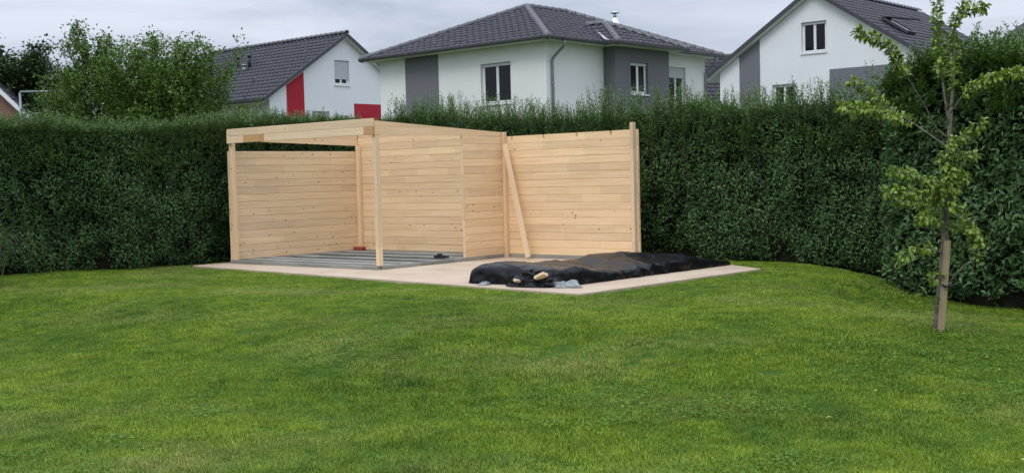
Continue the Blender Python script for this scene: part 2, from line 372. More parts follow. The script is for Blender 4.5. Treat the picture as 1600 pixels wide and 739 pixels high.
# grass: tufts of real blades scattered over the lawn
def tuft(name, n, rad, hmin, hmax, w, lean, seed):
    r = np.random.default_rng(seed); V = []; F = []; T = []
    for k in range(n):
        a = r.uniform(0, 2*math.pi); q = rad*math.sqrt(r.uniform()); b = np.array([q*math.cos(a), q*math.sin(a), -.008])
        h = r.uniform(hmin, hmax); d = r.uniform(0, 2*math.pi); ld = np.array([math.cos(d), math.sin(d), 0])
        s = np.array([-ld[1], ld[0], 0])*w*r.uniform(.7, 1.3)*.5
        ln = r.uniform(.2, 1)*lean*h
        i = len(V); m1 = b+ld*ln*.35+np.array([0, 0, h*.6])
        V += [b-s, b+s, m1+s*.85, m1-s*.85, b+ld*ln+np.array([0, 0, h])]
        F += [(i, i+1, i+2), (i, i+2, i+3), (i+3, i+2, i+4)]; t = r.uniform(); T += [t]*3
    return np_mesh(name, V, F, T)
def clover(name, n, rad, seed):
    r = np.random.default_rng(seed); V = []; F = []; T = []
    for k in range(n):
        a = r.uniform(0, 2*math.pi); q = rad*math.sqrt(r.uniform()); c = np.array([q*math.cos(a), q*math.sin(a), r.uniform(.010, .028)])
        t = r.uniform(); a0 = r.uniform(0, 6.28); s = r.uniform(.004, .008); tl = r.normal(0, .3, 2)
        for j in range(3):
            an = a0+j*2.094; d = np.array([math.cos(an), math.sin(an), 0]); e = np.array([-d[1], d[0], 0])
            i = len(V)
            for p in (c, c+d*s*1.1+e*s*.75, c+d*s*1.8, c+d*s*1.1-e*s*.75):
                p = p.copy(); p[2] += (p[0]-c[0])*tl[0]+(p[1]-c[1])*tl[1]+.004*(np.linalg.norm(p-c) > 1e-6); V.append(p)
            F += [(i, i+1, i+2), (i, i+2, i+3)]; T += [t, t]
    return np_mesh(name, V, F, T)
def scatter(name, mesh_list, material, P, rotz, scale, sub):
    """one stuff object: geometry nodes put a tuft of blades on every point of its mesh"""
    me = bpy.data.meshes.new(name); me.vertices.add(len(P)); me.vertices.foreach_set('co', np.asarray(P, np.float32).ravel()); me.update()
    for nme, arr in (('rotz', rotz), ('siz', scale)):
        a = me.attributes.new(nme, 'FLOAT', 'POINT'); a.data.foreach_set('value', np.asarray(arr, np.float32))
    o = link(name, me, kind='stuff')
    tr = bpy.data.node_groups.new(name, 'GeometryNodeTree')
    tr.interface.new_socket('Geometry', in_out='INPUT', socket_type='NodeSocketGeometry')
    tr.interface.new_socket('Geometry', in_out='OUTPUT', socket_type='NodeSocketGeometry')
    n = tr.nodes; l = tr.links
    gi = n.new('NodeGroupInput'); go = n.new('NodeGroupOutput')
    ip = n.new('GeometryNodeInstanceOnPoints'); jn = n.new('GeometryNodeGeometryToInstance')
    for k, ms in enumerate(mesh_list):
        ms.materials.append(material)
        src = bpy.data.objects.new(name+'_blades', ms)
        oi = n.new('GeometryNodeObjectInfo'); oi.inputs['Object'].default_value = src
        l.new(oi.outputs['Geometry'], jn.inputs[0])
    l.new(gi.outputs[0], ip.inputs['Points']); l.new(jn.outputs[0], ip.inputs['Instance'])
    ip.inputs['Pick Instance'].default_value = True
    ri = n.new('FunctionNodeRandomValue'); ri.data_type = 'INT'; ri.inputs[4].default_value = 0; ri.inputs[5].default_value = len(mesh_list)-1
    l.new(ri.outputs[2], ip.inputs['Instance Index'])
    ar = n.new('GeometryNodeInputNamedAttribute'); ar.data_type = 'FLOAT'; ar.inputs[0].default_value = 'rotz'
    cx = n.new('ShaderNodeCombineXYZ'); l.new(ar.outputs[0], cx.inputs[2]); l.new(cx.outputs[0], ip.inputs['Rotation'])
    as_ = n.new('GeometryNodeInputNamedAttribute'); as_.data_type = 'FLOAT'; as_.inputs[0].default_value = 'siz'
    l.new(as_.outputs[0], ip.inputs['Scale'])
    l.new(ip.outputs[0], go.inputs[0])
    md = o.modifiers.new('scatter', 'NODES'); md.node_group = tr
    return o
def lawn_points(dens_near, dens_far, y0=5.2, y1=23.5):
    out = []
    for y in np.arange(y0, y1, .5):
        d = dens_near + (dens_far-dens_near)*sstep(7, 16, y)
        w = y*.46+1.3; n = int(d*.5*2*w)
        out.append(np.c_[rng.uniform(-w, w, n), rng.uniform(y, y+.5, n)])
    P = np.concatenate(out); d = poly_dist(P, PAD)
    # keep off the slab (a few blades lean over its edge) and out of the hedges
    ed = .015+.035*(vnoise(np.c_[P, 0*d], 3., 8)-.3)
    hl = (P[:, 0]+4.696-.55*-.7576)*-.7576 - (P[:, 1]-19.854)*-.6527   # distance left of the left hedge face (rough)
    return P[d > ed]
P = lawn_points(330, 210)
pz = ground(P); dpad = poly_dist(P, PAD)
big = vnoise(np.c_[P, 0*pz], 2.2, 5)
siz = rng.uniform(.75, 1.15, len(P))*(.55+.85*big)*(1+.35*np.exp(-np.maximum(dpad, 0)/.12))
ru = np.hypot(P[:, 0]-3.97, P[:, 1]-11.05); siz *= 1+1.1*np.exp(-(ru/.22)**2)
tufts = [tuft('grass_tuft', 84, .09, .012, .031, .0040, 1.0, 20+k) for k in range(5)]
scatter('grass', tufts, M['grass'], np.c_[P, pz], rng.uniform(0, 6.28, len(P)), siz, None)
C = lawn_points(40, 6, 5.2, 11.0); cz = ground(C)
cm = fbm(np.c_[C, 0*cz], .6, 31, 2) > .53
C = C[cm]; cz = cz[cm]
scatter('clover', [clover('clover_patch', 34, .13, 50+k) for k in range(3)], M['clover'], np.c_[C, cz], rng.uniform(0, 6.28, len(C)), rng.uniform(.8, 1.2, len(C)), None)

# ------------------------------------------------------------------ leaf meshes
def leaves(name, P, D, N, L, W, tint, fold=.18, kind='quad'):
    """one folded leaf (2 triangles) per row: base P, direction D, normal N, length L, width W"""
    P = np.asarray(P); n = len(P)
    D = D/np.linalg.norm(D, axis=1, keepdims=True)
    S = np.cross(D, N); S /= np.linalg.norm(S, axis=1, keepdims=True)+1e-9
    Nn = np.cross(S, D)
    L = np.broadcast_to(L, n)[:, None]; W = np.broadcast_to(W, n)[:, None]
    tip = P+D*L; mid = P+D*L*.45+Nn*W*fold
    a = mid+S*W*.5; b = mid-S*W*.5; tip = tip-Nn*L*.08
    V = np.stack([P, a, tip, b], 1).reshape(-1, 3)
    i = np.arange(n)*4
    F = np.stack([np.stack([i, i+1, i+2], 1), np.stack([i, i+2, i+3], 1)], 1).reshape(-1, 3)
    return np_mesh(name, V, F, np.repeat(tint, 2))
def rand_unit(n):
    v = rng.normal(size=(n, 3)); return v/np.linalg.norm(v, axis=1, keepdims=True)

# ------------------------------------------------------------------ hedges
def hedge(name, label, A, B, top, depth, dens, L, W, material, tipmat, tips, core_in=.24, amp=.19, seed=0, dens_top=None, tip_h=(.12, .4), lowfrac=0., tipscale=lambda t: 1.):
    """clipped hedge: front face runs A->B (its outward side is on the right of A->B), height profile top(t)"""
    A = np.array(A, float); B = np.array(B, float); e = B-A; ln = np.linalg.norm(e); e /= ln; nrm = np.array([e[1], -e[0]])
    root = thing(name, label, 'hedge', (0, 0, 0))
    def zb(xy): return ground(xy)
    def bump(Pq): return (fbm(Pq, 1.15, seed, 3)-.5)*2*amp + (vnoise(Pq, 4.6, seed+9)-.5)*amp*.6 + (vnoise(Pq*np.array([1, 1, .35]), 2.4, seed+5)-.5)*amp*.9
    # --- leaf positions
    per = []
    nf = int(ln*2.5*dens)
    t = rng.uniform(0, 1, nf); h = rng.uniform(0, 1, nf)
    if lowfrac: h = lowfrac+(1-lowfrac)*h
    xy = A+np.outer(t*ln, e); z0 = zb(xy); zt = top(t)
    z = z0+.02+(zt-z0-.02)*h
    q = np.c_[xy, z]; b = bump(q); z = z+(b*.7+.05)*np.clip((h-.75)/.25, 0, 1); dep = np.abs(rng.normal(0, .085, nf)); hol = sstep(.56, .66, fbm(q*np.array([1, 1, .75]), 2.6, seed+21, 2)); dep = np.minimum(dep+hol*.16, .21)
    round_ = .22*np.clip((h-.86)/.14, 0, 1)**2 + .14*np.clip((.1-h)/.1, 0, 1)
    off = b-dep-round_
    Pf = np.c_[xy+nrm*off[:, None], z]; Nf = np.tile([nrm[0], nrm[1], .15], (nf, 1)); per.append((Pf, Nf))
    nt_ = int(ln*depth*(dens_top or dens))
    t = rng.uniform(0, 1, nt_); s = rng.uniform(0, 1, nt_)
    xy = A+np.outer(t*ln, e)-np.outer(s*depth, nrm); zt = top(t)
    b = bump(np.c_[xy, zt])
    rr = .16*np.clip((.18-s)/.18, 0, 1)**2
    per.append((np.c_[xy, zt+b*.7-rr-np.abs(rng.normal(0, .06, nt_))], np.tile([0, 0, 1.], (nt_, 1))))
    for (E, sg) in ((A, -1), (B, 1)):
        ne = int(depth*2.5*dens*.8); s = rng.uniform(0, 1, ne); h = rng.uniform(0, 1, ne)
        xy = np.tile(E, (ne, 1))-np.outer(s*depth, nrm); tt = 0. if sg < 0 else 1.
        z0 = zb(xy); z = z0+(top(np.full(ne, tt))-z0)*h; q = np.c_[xy, z]; o_ = bump(q)-np.abs(rng.normal(0, .08, ne))
        per.append((np.c_[xy+e*sg*o_[:, None], z], np.tile([e[0]*sg, e[1]*sg, .15], (ne, 1))))
    Pp = np.concatenate([p for p, _ in per]); Nn = np.concatenate([n for _, n in per]); n = len(Pp)
    N = Nn+rand_unit(n)*.75
    D = rand_unit(n)+Nn*.35+np.array([0, 0, .35])
    N = N/np.linalg.norm(N, axis=1, keepdims=True)
    sz = rng.uniform(.65, 1.25, n)
    tint = np.clip(rng.beta(2, 2.6, n), 0, 1)
    link('foliage', leaves('foliage', Pp, D, N, L*sz, W*sz, tint), root, material, kind='stuff')
    # --- dense inner growth
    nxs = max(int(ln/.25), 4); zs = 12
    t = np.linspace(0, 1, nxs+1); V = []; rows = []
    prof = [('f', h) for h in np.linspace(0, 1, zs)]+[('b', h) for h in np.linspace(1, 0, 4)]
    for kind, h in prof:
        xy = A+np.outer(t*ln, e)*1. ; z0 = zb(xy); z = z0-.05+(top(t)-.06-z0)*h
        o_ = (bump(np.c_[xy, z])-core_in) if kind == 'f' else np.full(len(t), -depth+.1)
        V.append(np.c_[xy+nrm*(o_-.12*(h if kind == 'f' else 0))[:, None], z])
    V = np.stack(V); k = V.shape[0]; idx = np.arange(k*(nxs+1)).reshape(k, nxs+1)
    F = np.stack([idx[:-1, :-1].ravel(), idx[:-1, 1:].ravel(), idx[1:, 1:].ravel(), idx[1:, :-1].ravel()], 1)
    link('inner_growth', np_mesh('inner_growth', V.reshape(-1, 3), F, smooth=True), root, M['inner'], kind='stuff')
    # --- bare stems showing between the leaves
    bm = bmesh.new()
    for k in range(int(ln*3)):
        t0 = rng.uniform(); hh = rng.uniform(.05, .75); xy = A+e*t0*ln; zt_ = float(top(np.array([t0]))[0]); z0 = gz(*xy); Ls = rng.uniform(.25, .9)
        q0 = np.array([xy[0], xy[1], z0+(zt_-z0)*hh]); dr = np.array([e[0]*rng.normal(0, .3), e[1]*rng.normal(0, .3), 1.]); pp = []
        for f in (0, .35, .7, 1.):
            w = q0+dr*Ls*f; w[2] = min(w[2], zt_-.05); o_ = float(bump(w[None])[0])-rng.uniform(.0, .09); pp.append(w+np.array([nrm[0], nrm[1], 0])*o_)
        tube(bm, pp, [.006, .005, .004, .002], 4, False)
    link('stems', bm_mesh(bm, 'stems'), root, M['bark_dark'], kind='stuff')
    # --- young upright shoots on top
    if tips:
        LP, LD, LN, LL, T = [], [], [], [], []; bm = bmesh.new()
        for k in range(int(ln*tips)):
            t0 = rng.uniform(); s = rng.uniform()**1.6*.95-.07; xy = A+e*t0*ln-nrm*s*depth
            zt = float(top(np.array([t0]))[0])-.07
            if k % 3 == 0: zt -= rng.uniform(0, 1)**1.3*.6; s = rng.uniform(-.05, .02); xy = A+e*t0*ln-nrm*s*depth
            fr_ = k % 3 == 0
            pk = vnoise(np.array([[xy[0], xy[1], 0]]), 2.3, seed+4)[0]
            hgt = rng.uniform(*tip_h)*(.45+pk)*tipscale(t0)
            lean = np.array([rng.normal(0, .1)+.25*fr_*nrm[0], rng.normal(0, .1)+.25*fr_*nrm[1], 1.]); hgt = hgt*(.6 if fr_ else 1)
            P0 = np.array([xy[0], xy[1], zt]); m_ = int((hgt+.1)/.0135)
            if k % 2 == 0: tube(bm, [P0, P0+lean*hgt*.6, P0+lean*hgt], [.004, .003, .001], 3, False)
            for j in range(m_):
                f = (j/m_)**1.15; a = rng.uniform(0, 6.28); w = .05*(1-f)**.7
                LP.append(P0+lean*hgt*f+np.array([math.cos(a)*w, math.sin(a)*w, rng.normal(0, .01)])*rng.uniform(.2, 1))
                LD.append([math.cos(a), math.sin(a), rng.uniform(.3, 1.3)]); LN.append([-math.cos(a)*.6+rng.normal(0, .3), -math.sin(a)*.6+rng.normal(0, .3), .8])
                LL.append(L*rng.uniform(.7, 1.15)*(1-.35*f)); T.append(min(1, .2+.55*rng.uniform()+.25*f))
        LL = np.array(LL)
        link('young_shoots', leaves('young_shoots', np.array(LP), np.array(LD), np.array(LN), LL, LL*.46, np.array(T)), root, tipmat, kind='stuff')
        link('twigs', bm_mesh(bm, 'twigs'), root, M['bark_dark'], kind='stuff')
    return root
TH = -.7112
SU = np.array([math.cos(TH), math.sin(TH)]); SV = np.array([-math.sin(TH), math.cos(TH)])
P1 = np.array([-4.696, 19.854])
hl0 = np.array([-5.22, 20.12]); hlA = hl0-SV*6.2; hlB = hl0+SV*3.6
hedge('clipped_hedge', 'dark green clipped hedge along the left edge of the lawn', hlA, hlB,
      lambda t: 2.16+.30*t+.05*np.sin(t*9), 1.2, 2300, .052, .023, M['privet'], M['privet_tip'], 300, seed=3, tip_h=(.08, .30))
hb0 = np.array([-2.35, 22.7]); hbA = hb0-SU*1.3; hbB = hb0+SU*10.3
hedge('clipped_hedge', 'tall hedge with loose upright shoots behind the timber shed', hbA, hbB,
      lambda t: 2.50-.10*(1-sstep(.06, .14, t))-.25*sstep(.1, .5, t)+.05*sstep(.62, .68, t)-.08*sstep(.7, .76, t)+.07*np.exp(-((t-.672)/.022)**2), 1.2, 2100, .056, .024, M['privet'], M['privet_tip'], 150, seed=14, tip_h=(.16, .55), tipscale=lambda t: (.45 if t < .12 else 1.) if t < .66 else .85)
hrA = np.array([4.78, 15.25]); hd = np.array([.60, -.80])
hedge('broadleaf_hedge', 'taller glossy broad-leaved hedge standing behind the young staked tree', hrA, hrA+hd*6.5,
      lambda t: 2.36+.22*sstep(0, .15, t)+.06*np.sin(t*13), 1.5, 1500, .085, .034, M['laurel'], M['privet_tip'], 230, seed=27, amp=.22, tip_h=(.1, .42))

# ------------------------------------------------------------------ timber shed
SW, SD, SL = 3.589, 2.885, 2.644
shed = thing('garden_shed', 'unfinished pale spruce garden shed without roof, open at the front', 'shed', (P1[0], P1[1], 0), TH)
PH = .1213; ZB = .056
def plank_mesh(name, L, h=PH, t=.04, ch=.006):
    bm = bmesh.new()
    prism(bm, [(ch, 0), (0, ch), (0, h-ch), (ch, h-.0015), (t, h-.0015), (t, 0)], 'x', 0, L)
    return bm_mesh(bm, name)
def stack(L, n, loc, rot, mt=M['spruce'], skip_last=False):
    me = plank_mesh('plank', L); me.materials.append(mt)
    for k in range(n):
        link('plank', me, shed, loc=(loc[0]+random.uniform(-.001, .001), loc[1]+random.uniform(-.001, .001), ZB+k*PH), rot=rot)
# left wall (inside face towards +x), back wall, part wall on the open side, right wall
stack(SD-.002, 15, (0, 0, 0), math.pi/2)
stack(SW-.004, 16, (.002, SD, 0), 0)
stack(SD-1.885-.002, 16, (SW, 1.885, 0), math.pi/2)
stack(SL+.025, 15, (SW+.003, SD, 0), 0)
# top plank of the right wall with rafter notches
bm = bmesh.new(); zt = PH-.0015; xs = [3.735, 4.409, 5.08, 5.741]
poly = [(0, 0), (SL+.025, 0), (SL+.025, zt)]
for x in xs[::-1]:
    a = x-SW; poly += [(a+.04, zt), (a+.04, zt-.062), (a, zt-.062), (a, zt)]
poly += [(0, zt)]
prism(bm, poly, 'y', 0, .04)
link('plank', bm_mesh(bm, 'notched_plank'), shed, M['spruce'], loc=(SW+.003, SD, ZB+15*PH))
def post(x0, x1, y0, y1, z1, z0=ZB, mt='spruce', name='post'):
    # grain along local x: build lying along x, then stand it up
    L = z1-z0; bm = bmesh.new(); box(bm, (0, 0, 0), (L, y1-y0, x1-x0), bev=.004)
    o = link(name, bm_mesh(bm, name), shed, M[mt], loc=(x0+(x1-x0), y0, z0), rot=(0, -math.pi/2, 0))
    return o
post(.002, .082, .004, .08, 2.0)                          # front left
post(SW-.066, SW-.003, .002, .09, 2.0, z0=ZB, mt='spruce_pale')
post(SW-.06, SW-.03, .012, .05, ZB-.002, z0=.0, mt='spruce_pale', name='post_foot')
post(.003, .085, SD-.075, SD-.006, 1.972)                  # inner corner
post(SW+.003, SW+.068, SD-.068, SD-.003, 2.068, z0=0)     # corner of the open side
post(SW+SL-.055, SW+SL+.003, SD-.083, SD-.003, 2.10, z0=0, mt='spruce_pale')
# front beams, one board above the other, the lower one finger-jointed
def beam(L, z0, z1, loc, rot=0, mt='spruce_pale', t=.045, name='beam'):
    bm = bmesh.new(); box(bm, (0, 0, 0), (L, t, z1-z0), bev=.004)
    return link(name, bm_mesh(bm, name), shed, M[mt], loc=(loc[0], loc[1], z0), rot=rot)
X0 = .03
beam(SW-X0, 2.119, 2.236, (X0, -.047, 0))
segs = [(X0-.012, .33, 'spruce_pale'), (.33, .47, 'spruce_pale'), (.47, 1.02, 'spruce_orange'), (1.02, SW-.20, 'spruce_pale'), (SW-.20, SW-.005, 'spruce_orange')]
for a, b, mt in segs: beam(b-a-.0006, 2.0, 2.118, (a, -.046, 0), 0, mt)
# sloping side beams: a board and a wedge cut to the roof pitch
def side_beam(x, y0=0.0):
    zf, zbk = 2.205, 2.068; L = SD-y0-.07
    zmid = 2.121; yc = L*(zf-zmid)/(zf-zbk)
    for poly in ([(0, 2.0), (L, 2.0), (L, zbk), (yc, zmid-.001), (0, zmid-.001)], [(0, zmid), (yc, zmid), (0, zf)]):
        bm = bmesh.new(); prism(bm, [(p[0], p[1]-2.0) for p in poly], 'y', 0, .04)
        link('beam', bm_mesh(bm, 'side_beam'), shed, M['spruce'], loc=(x, y0, 2.0), rot=math.pi/2)
side_beam(SW)
LB = SD-.003
for poly in ([(0, .055), (LB, -.025), (LB, .085), (0, .125)], [(0, .1262), (LB, .0862), (LB, .185), (0, .21)]):
    bm = bmesh.new(); prism(bm, poly, 'y', 0, .04)
    link('beam', bm_mesh(bm, 'side_beam'), shed, M['spruce'], loc=(-.001, 0, 2.0), rot=math.pi/2)
link('plank', plank_mesh('plank', 3.0), shed, M['spruce'], loc=(.002, SD, ZB+16*PH))
bm = bmesh.new(); box(bm, (0, 0, 0), (2.2, .045, .07), bev=.004)
link('beam', bm_mesh(bm, 'back_beam'), shed, M['spruce'], loc=(.002, SD, ZB+17*PH))
# door jamb strip on the free end of the part wall
post(SW-.042, SW+.004, 1.872, 1.884, 2.0, mt='spruce_pale', name='edge_strip')
# grey floor frame
def base(L, loc, rot=0, w=.07, h=ZB, name='base_beam'):
    bm = bmesh.new(); box(bm, (0, 0, 0), (L, w, h-.002), bev=.004)
    return link(name, bm_mesh(bm, name), shed, M['grey_wood'], loc=loc, rot=rot)
base(SW+.02, (-.05, -.012, .001)); base(SD+.0, (.02, .06, .001), math.pi/2); base(SD-.07, (SW+.01, .06, .001), math.pi/2)
base(SW-.1, (.05, SD-.072, .001)); base(SL, (SW+.08, SD-.004, .001), w=.06)
for y in (.28, .67, 1.24, 1.86, 2.44):
    base(SW-.11, (.03, y, .022), w=.20, h=.034, name='floor_joist')
bm = bmesh.new(); box(bm, (.06, .06, .002), (SW-.07, SD-.08, .006))  # added black sheet, stands in for the shade in the gaps between joists
link('gap_shade_sheet', bm_mesh(bm, 'gap_shade_sheet'), shed, M['black'])
# small things lying on the frame
def wpos(x, y, z=0): return (P1[0]+SU[0]*x+SV[0]*y, P1[1]+SU[1]*x+SV[1]*y, z)
o = link('brick', box_mesh('brick', (-.11, -.05, 0), (.11, .05, .065), bev=.006), mat=M['red_brick'], loc=wpos(.17, SD-.19, ZB), rot=TH+.1)
tag(o, 'red brick at the foot of the inner corner post', 'brick')
bm = bmesh.new(); box(bm, (-.12, -.035, 0), (.08, .035, .05), bev=.012); box(bm, (.06, -.025, .01), (.15, .025, .04), bev=.01); box(bm, (-.06, -.03, .05), (.02, .03, .075), bev=.008)
o = link('tool', bm_mesh(bm, 'tool'), mat=M['black'], loc=(-1.15, 18.98, ZB), rot=-.5); tag(o, 'small black tool lying on the grey floor joists', 'tool')
# loose prop
a = Vector(wpos(4.29, 2.60, .0)); b = Vector(wpos(3.715, 2.755, 1.83))
bm = bmesh.new(); Lb = (b-a).length; box(bm, (0, -.014, -.045), (Lb, .014, .045), bev=.003)
o = link('timber_prop', bm_mesh(bm, 'timber_prop'), mat=M['spruce_pale'])
xa = (b-a).normalized(); za = (Vector((SU[0], SU[1], 0))-xa*xa.dot(Vector((SU[0], SU[1], 0)))).normalized(); ya = za.cross(xa)
mm = Matrix((xa, ya, za)).transposed().to_4x4(); mm.translation = a+Vector((0, 0, .03)); o.matrix_world = mm
tag(o, 'loose pale board propped at a slant against the right timber wall', 'board')

# ------------------------------------------------------------------ tarpaulin over the lumber pile
def tarp():
    A = np.array([.66, 14.08]); B = np.array([3.12, 16.78]); C_ = np.array([2.25, 17.35]); D_ = np.array([-.62, 14.85])
    ns, ntt = 260, 110
    s = np.linspace(0, 1, ns); t = np.linspace(0, 1, ntt); S, T = np.meshgrid(s, t)
    # ease spacing towards the borders so the drop has enough rows
    ez = lambda q: .5-.5*np.cos(math.pi*q)*(.35+.65*np.abs(np.cos(math.pi*q))**.5)
    S2, T2 = ez(S), ez(T); u = 2*S2-1; v = 2*T2-1
    k = .06; u2 = u*np.sqrt(1-k*v*v*abs(v)**6); v2 = v*np.sqrt(1-k*u*u*abs(u)**10)
    a = (u2+1)/2; b = (v2+1)/2
    XY = (1-a)[..., None]*((1-b)[..., None]*A+b[..., None]*D_)+a[..., None]*((1-b)[..., None]*B+b[..., None]*C_)
    x = XY[..., 0].ravel(); y = XY[..., 1].ravel(); Z0 = np.zeros_like(x); Q = np.c_[x, y, Z0]
    a = a.ravel(); b = b.ravel(); eu = np.abs(u).ravel(); ev = np.abs(v).ravel()
    H = .208+.06*np.exp(-((a-.66)/.16)**2-((b-.72)/.3)**2)-.06*np.exp(-((a-.36)/.2)**2)*sstep(.9, .3, b)-.13*sstep(.72, 1.0, a)+.03*np.exp(-((a-.02)/.12)**2)
    # sagging folds: ridged noise, two directions
    Qr = np.c_[x*.8+y*.6, (y*.8-x*.6)*2.6, Z0]
    r1 = 1-np.abs(2*fbm(Qr, 1.9, 5, 2)-1); Qq = np.c_[(x*.9-y*.4)*3.2, (y*.9+x*.4)*1.1, Z0]
    r2 = 1-np.abs(2*fbm(Qq, 2.3, 15, 3)-1); r3 = 1-np.abs(2*fbm(Q, 9, 25, 2)-1)
    # taut facets between straight creases, on a slack sheet
    from mathutils.geometry import delaunay_2d_cdt
    q = np.random.default_rng(77); wr = .035*(fbm(Q, .9, 61, 1)-.5)-.012
    for npt, am, sd in ((90, .060, 1), (330, .032, 2)):
        pa, pb = q.uniform(-.15, 1.15, npt), q.uniform(-.15, 1.15, npt)
        P2_ = (1-pa)[:, None]*((1-pb)[:, None]*A+pb[:, None]*D_)+pa[:, None]*((1-pb)[:, None]*B+pb[:, None]*C_)
        big = np.array([[-3, 12], [5, 12], [5, 20], [-3, 20]]); P2_ = np.r_[P2_, big]
        hz = am*(q.beta(1.3, 1.3, len(P2_))-.5)
        vs_, _, fs_, ov, _, _ = delaunay_2d_cdt([Vector(p) for p in P2_], [], [], 0, 1e-6)
        for f in fs_:
            i0, i1, i2 = [ov[k][0] for k in f]; p0, p1, p2 = P2_[i0], P2_[i1], P2_[i2]
            dt = (p1[1]-p2[1])*(p0[0]-p2[0])+(p2[0]-p1[0])*(p0[1]-p2[1])
            l0 = ((p1[1]-p2[1])*(x-p2[0])+(p2[0]-p1[0])*(y-p2[1]))/dt; l1 = ((p2[1]-p0[1])*(x-p2[0])+(p0[0]-p2[0])*(y-p2[1]))/dt; l2 = 1-l0-l1
            m_ = (l0 >= 0) & (l1 > 0) & (l2 > 0); wr[m_] += (hz[i0]*l0+hz[i1]*l1+hz[i2]*l2)[m_]
    for k in range(22):     # single sharp folds
        c = q.integers(0, len(x)); an = q.uniform(0, math.pi); dx, dy = x-x[c], y-y[c]
        al_ = dx*math.cos(an)+dy*math.sin(an); ac_ = -dx*math.sin(an)+dy*math.cos(an); ln_ = q.uniform(.3, .9)
        wr = wr+q.uniform(.008, .02)*np.exp(-np.abs(ac_)/q.uniform(.010, .025))*np.clip(1-(al_/ln_)**2, 0, 1)
    pw = 16.
    edge = (1-ev**pw)**.42*(1-eu**(pw*2.2))**.42
    z = np.maximum(H+wr, .05)*edge+.004
    # side folds push the skirt in and out
    cc = np.array([1.35, 15.76]); d = np.c_[x, y]-cc; dn = d/np.linalg.norm(d, axis=1, keepdims=True)
    al = np.c_[x*.72+y*.70, 0*x, z*.5]
    push = (vnoise(al*np.array([1, 1, 1]), 6.5, 40)-.5)*.05*(1-edge)+(vnoise(np.c_[x, y, z], 11, 41)-.5)*.05*(1-edge**2)
    gth = 1-np.abs(2*vnoise(np.c_[x*.72+y*.70+z*.35, .55*(x*.7-y*.72), z*.9], 5.5, 44)-1)
    push = push+.06*(gth**2-.3)*np.exp(-((edge-.45)/.35)**2)
    x = x+dn[:, 0]*push; y = y+dn[:, 1]*push
    ii = np.arange(ns*ntt).reshape(ntt, ns)
    F = np.stack([ii[:-1, :-1].ravel(), ii[:-1, 1:].ravel(), ii[1:, 1:].ravel(), ii[1:, :-1].ravel()], 1)
    me = np_mesh('tarpaulin', np.c_[x, y, z], F, smooth=True)
    o = link('tarpaulin', me, mat=M['tarp']); tag(o, 'black plastic tarpaulin spread over a low lumber pile on the slab', 'tarpaulin')
tarp()
def crumple(name, c, sx, sy, sz, rot, seed, mt, label, cat):
    """crushed sheet: a lobed heap with sharp ridges and open folds"""
    n1, n2 = 90, 46; th = np.linspace(0, 2*math.pi, n1, endpoint=False); r = np.linspace(0, 1, n2)
    T, R_ = np.meshgrid(th, r); d = np.stack([np.cos(T), np.sin(T)], -1)
    lob = 1+.28*np.sin(T*2+seed)+.16*np.sin(T*5+seed*2)
    x = (d[..., 0]*R_*lob*sx).ravel(); y = (d[..., 1]*R_*lob*sy).ravel()
    Q = np.c_[x, y, 0*x]
    rid = 1-np.abs(2*fbm(Q, 4.2, seed, 3)-1); rid2 = 1-np.abs(2*fbm(Q, 11, seed+3, 2)-1)
    R1 = R_.ravel(); z = sz*(1-R1**3)*(.35+.65*(rid-.45)*1.9)+.03*(rid2-.6)*(1-R1**6)
    z = np.maximum(z, .004)
    x = x+(vnoise(np.c_[x, y, z*3], 8, seed+7)-.5)*.09; y = y+(vnoise(np.c_[x, y, z*3], 8, seed+8)-.5)*.09
    ii = np.arange(n1*n2).reshape(n2, n1); jj = np.roll(ii, -1, 1)
    F = np.stack([ii[:-1].ravel(), jj[:-1].ravel(), jj[1:].ravel(), ii[1:].ravel()], 1)
    o = link(name, np_mesh(name, np.c_[x, y, z], F, smooth=True), mat=mt, loc=c, rot=rot); tag(o, label, cat); return o
crumple('plastic_sheet', (.60, 13.99, .003), .21, .10, .10, -.2, 3, M['foil'], 'crumpled grey plastic sheet beside the near corner of the black tarpaulin', 'plastic sheet')
crumple('tarpaulin_scrap', (.24, 14.16, .003), .25, .16, .2, -.5, 8, M['tarp'], 'crumpled bundle of black plastic beside the cream timber end', 'plastic sheet')
crumple('plastic_wrap', (-.36, 14.56, .003), .09, .05, .04, -.6, 12, M['foil'], 'small grey scrap of plastic at the left end of the tarpaulin', 'plastic sheet')
def offcut(p, size, rot, label):
    bm = bmesh.new(); box(bm, tuple(-s/2 for s in size), tuple(s/2 for s in size), bev=.002)
    o = link('timber_offcut', bm_mesh(bm, 'timber_offcut'), mat=M['spruce_pale'], loc=p, rot=rot); tag(o, label, 'timber'); return o
offcut((.33, 13.985, .14), (.16, .085, .035), (.35, .4, 2.35), 'short cream timber end sticking up out of the black bundle')
offcut((.05, 14.13, .08), (.12, .035, .03), (.5, .2, .9), 'pale sliver of timber at the left edge of the black bundle')

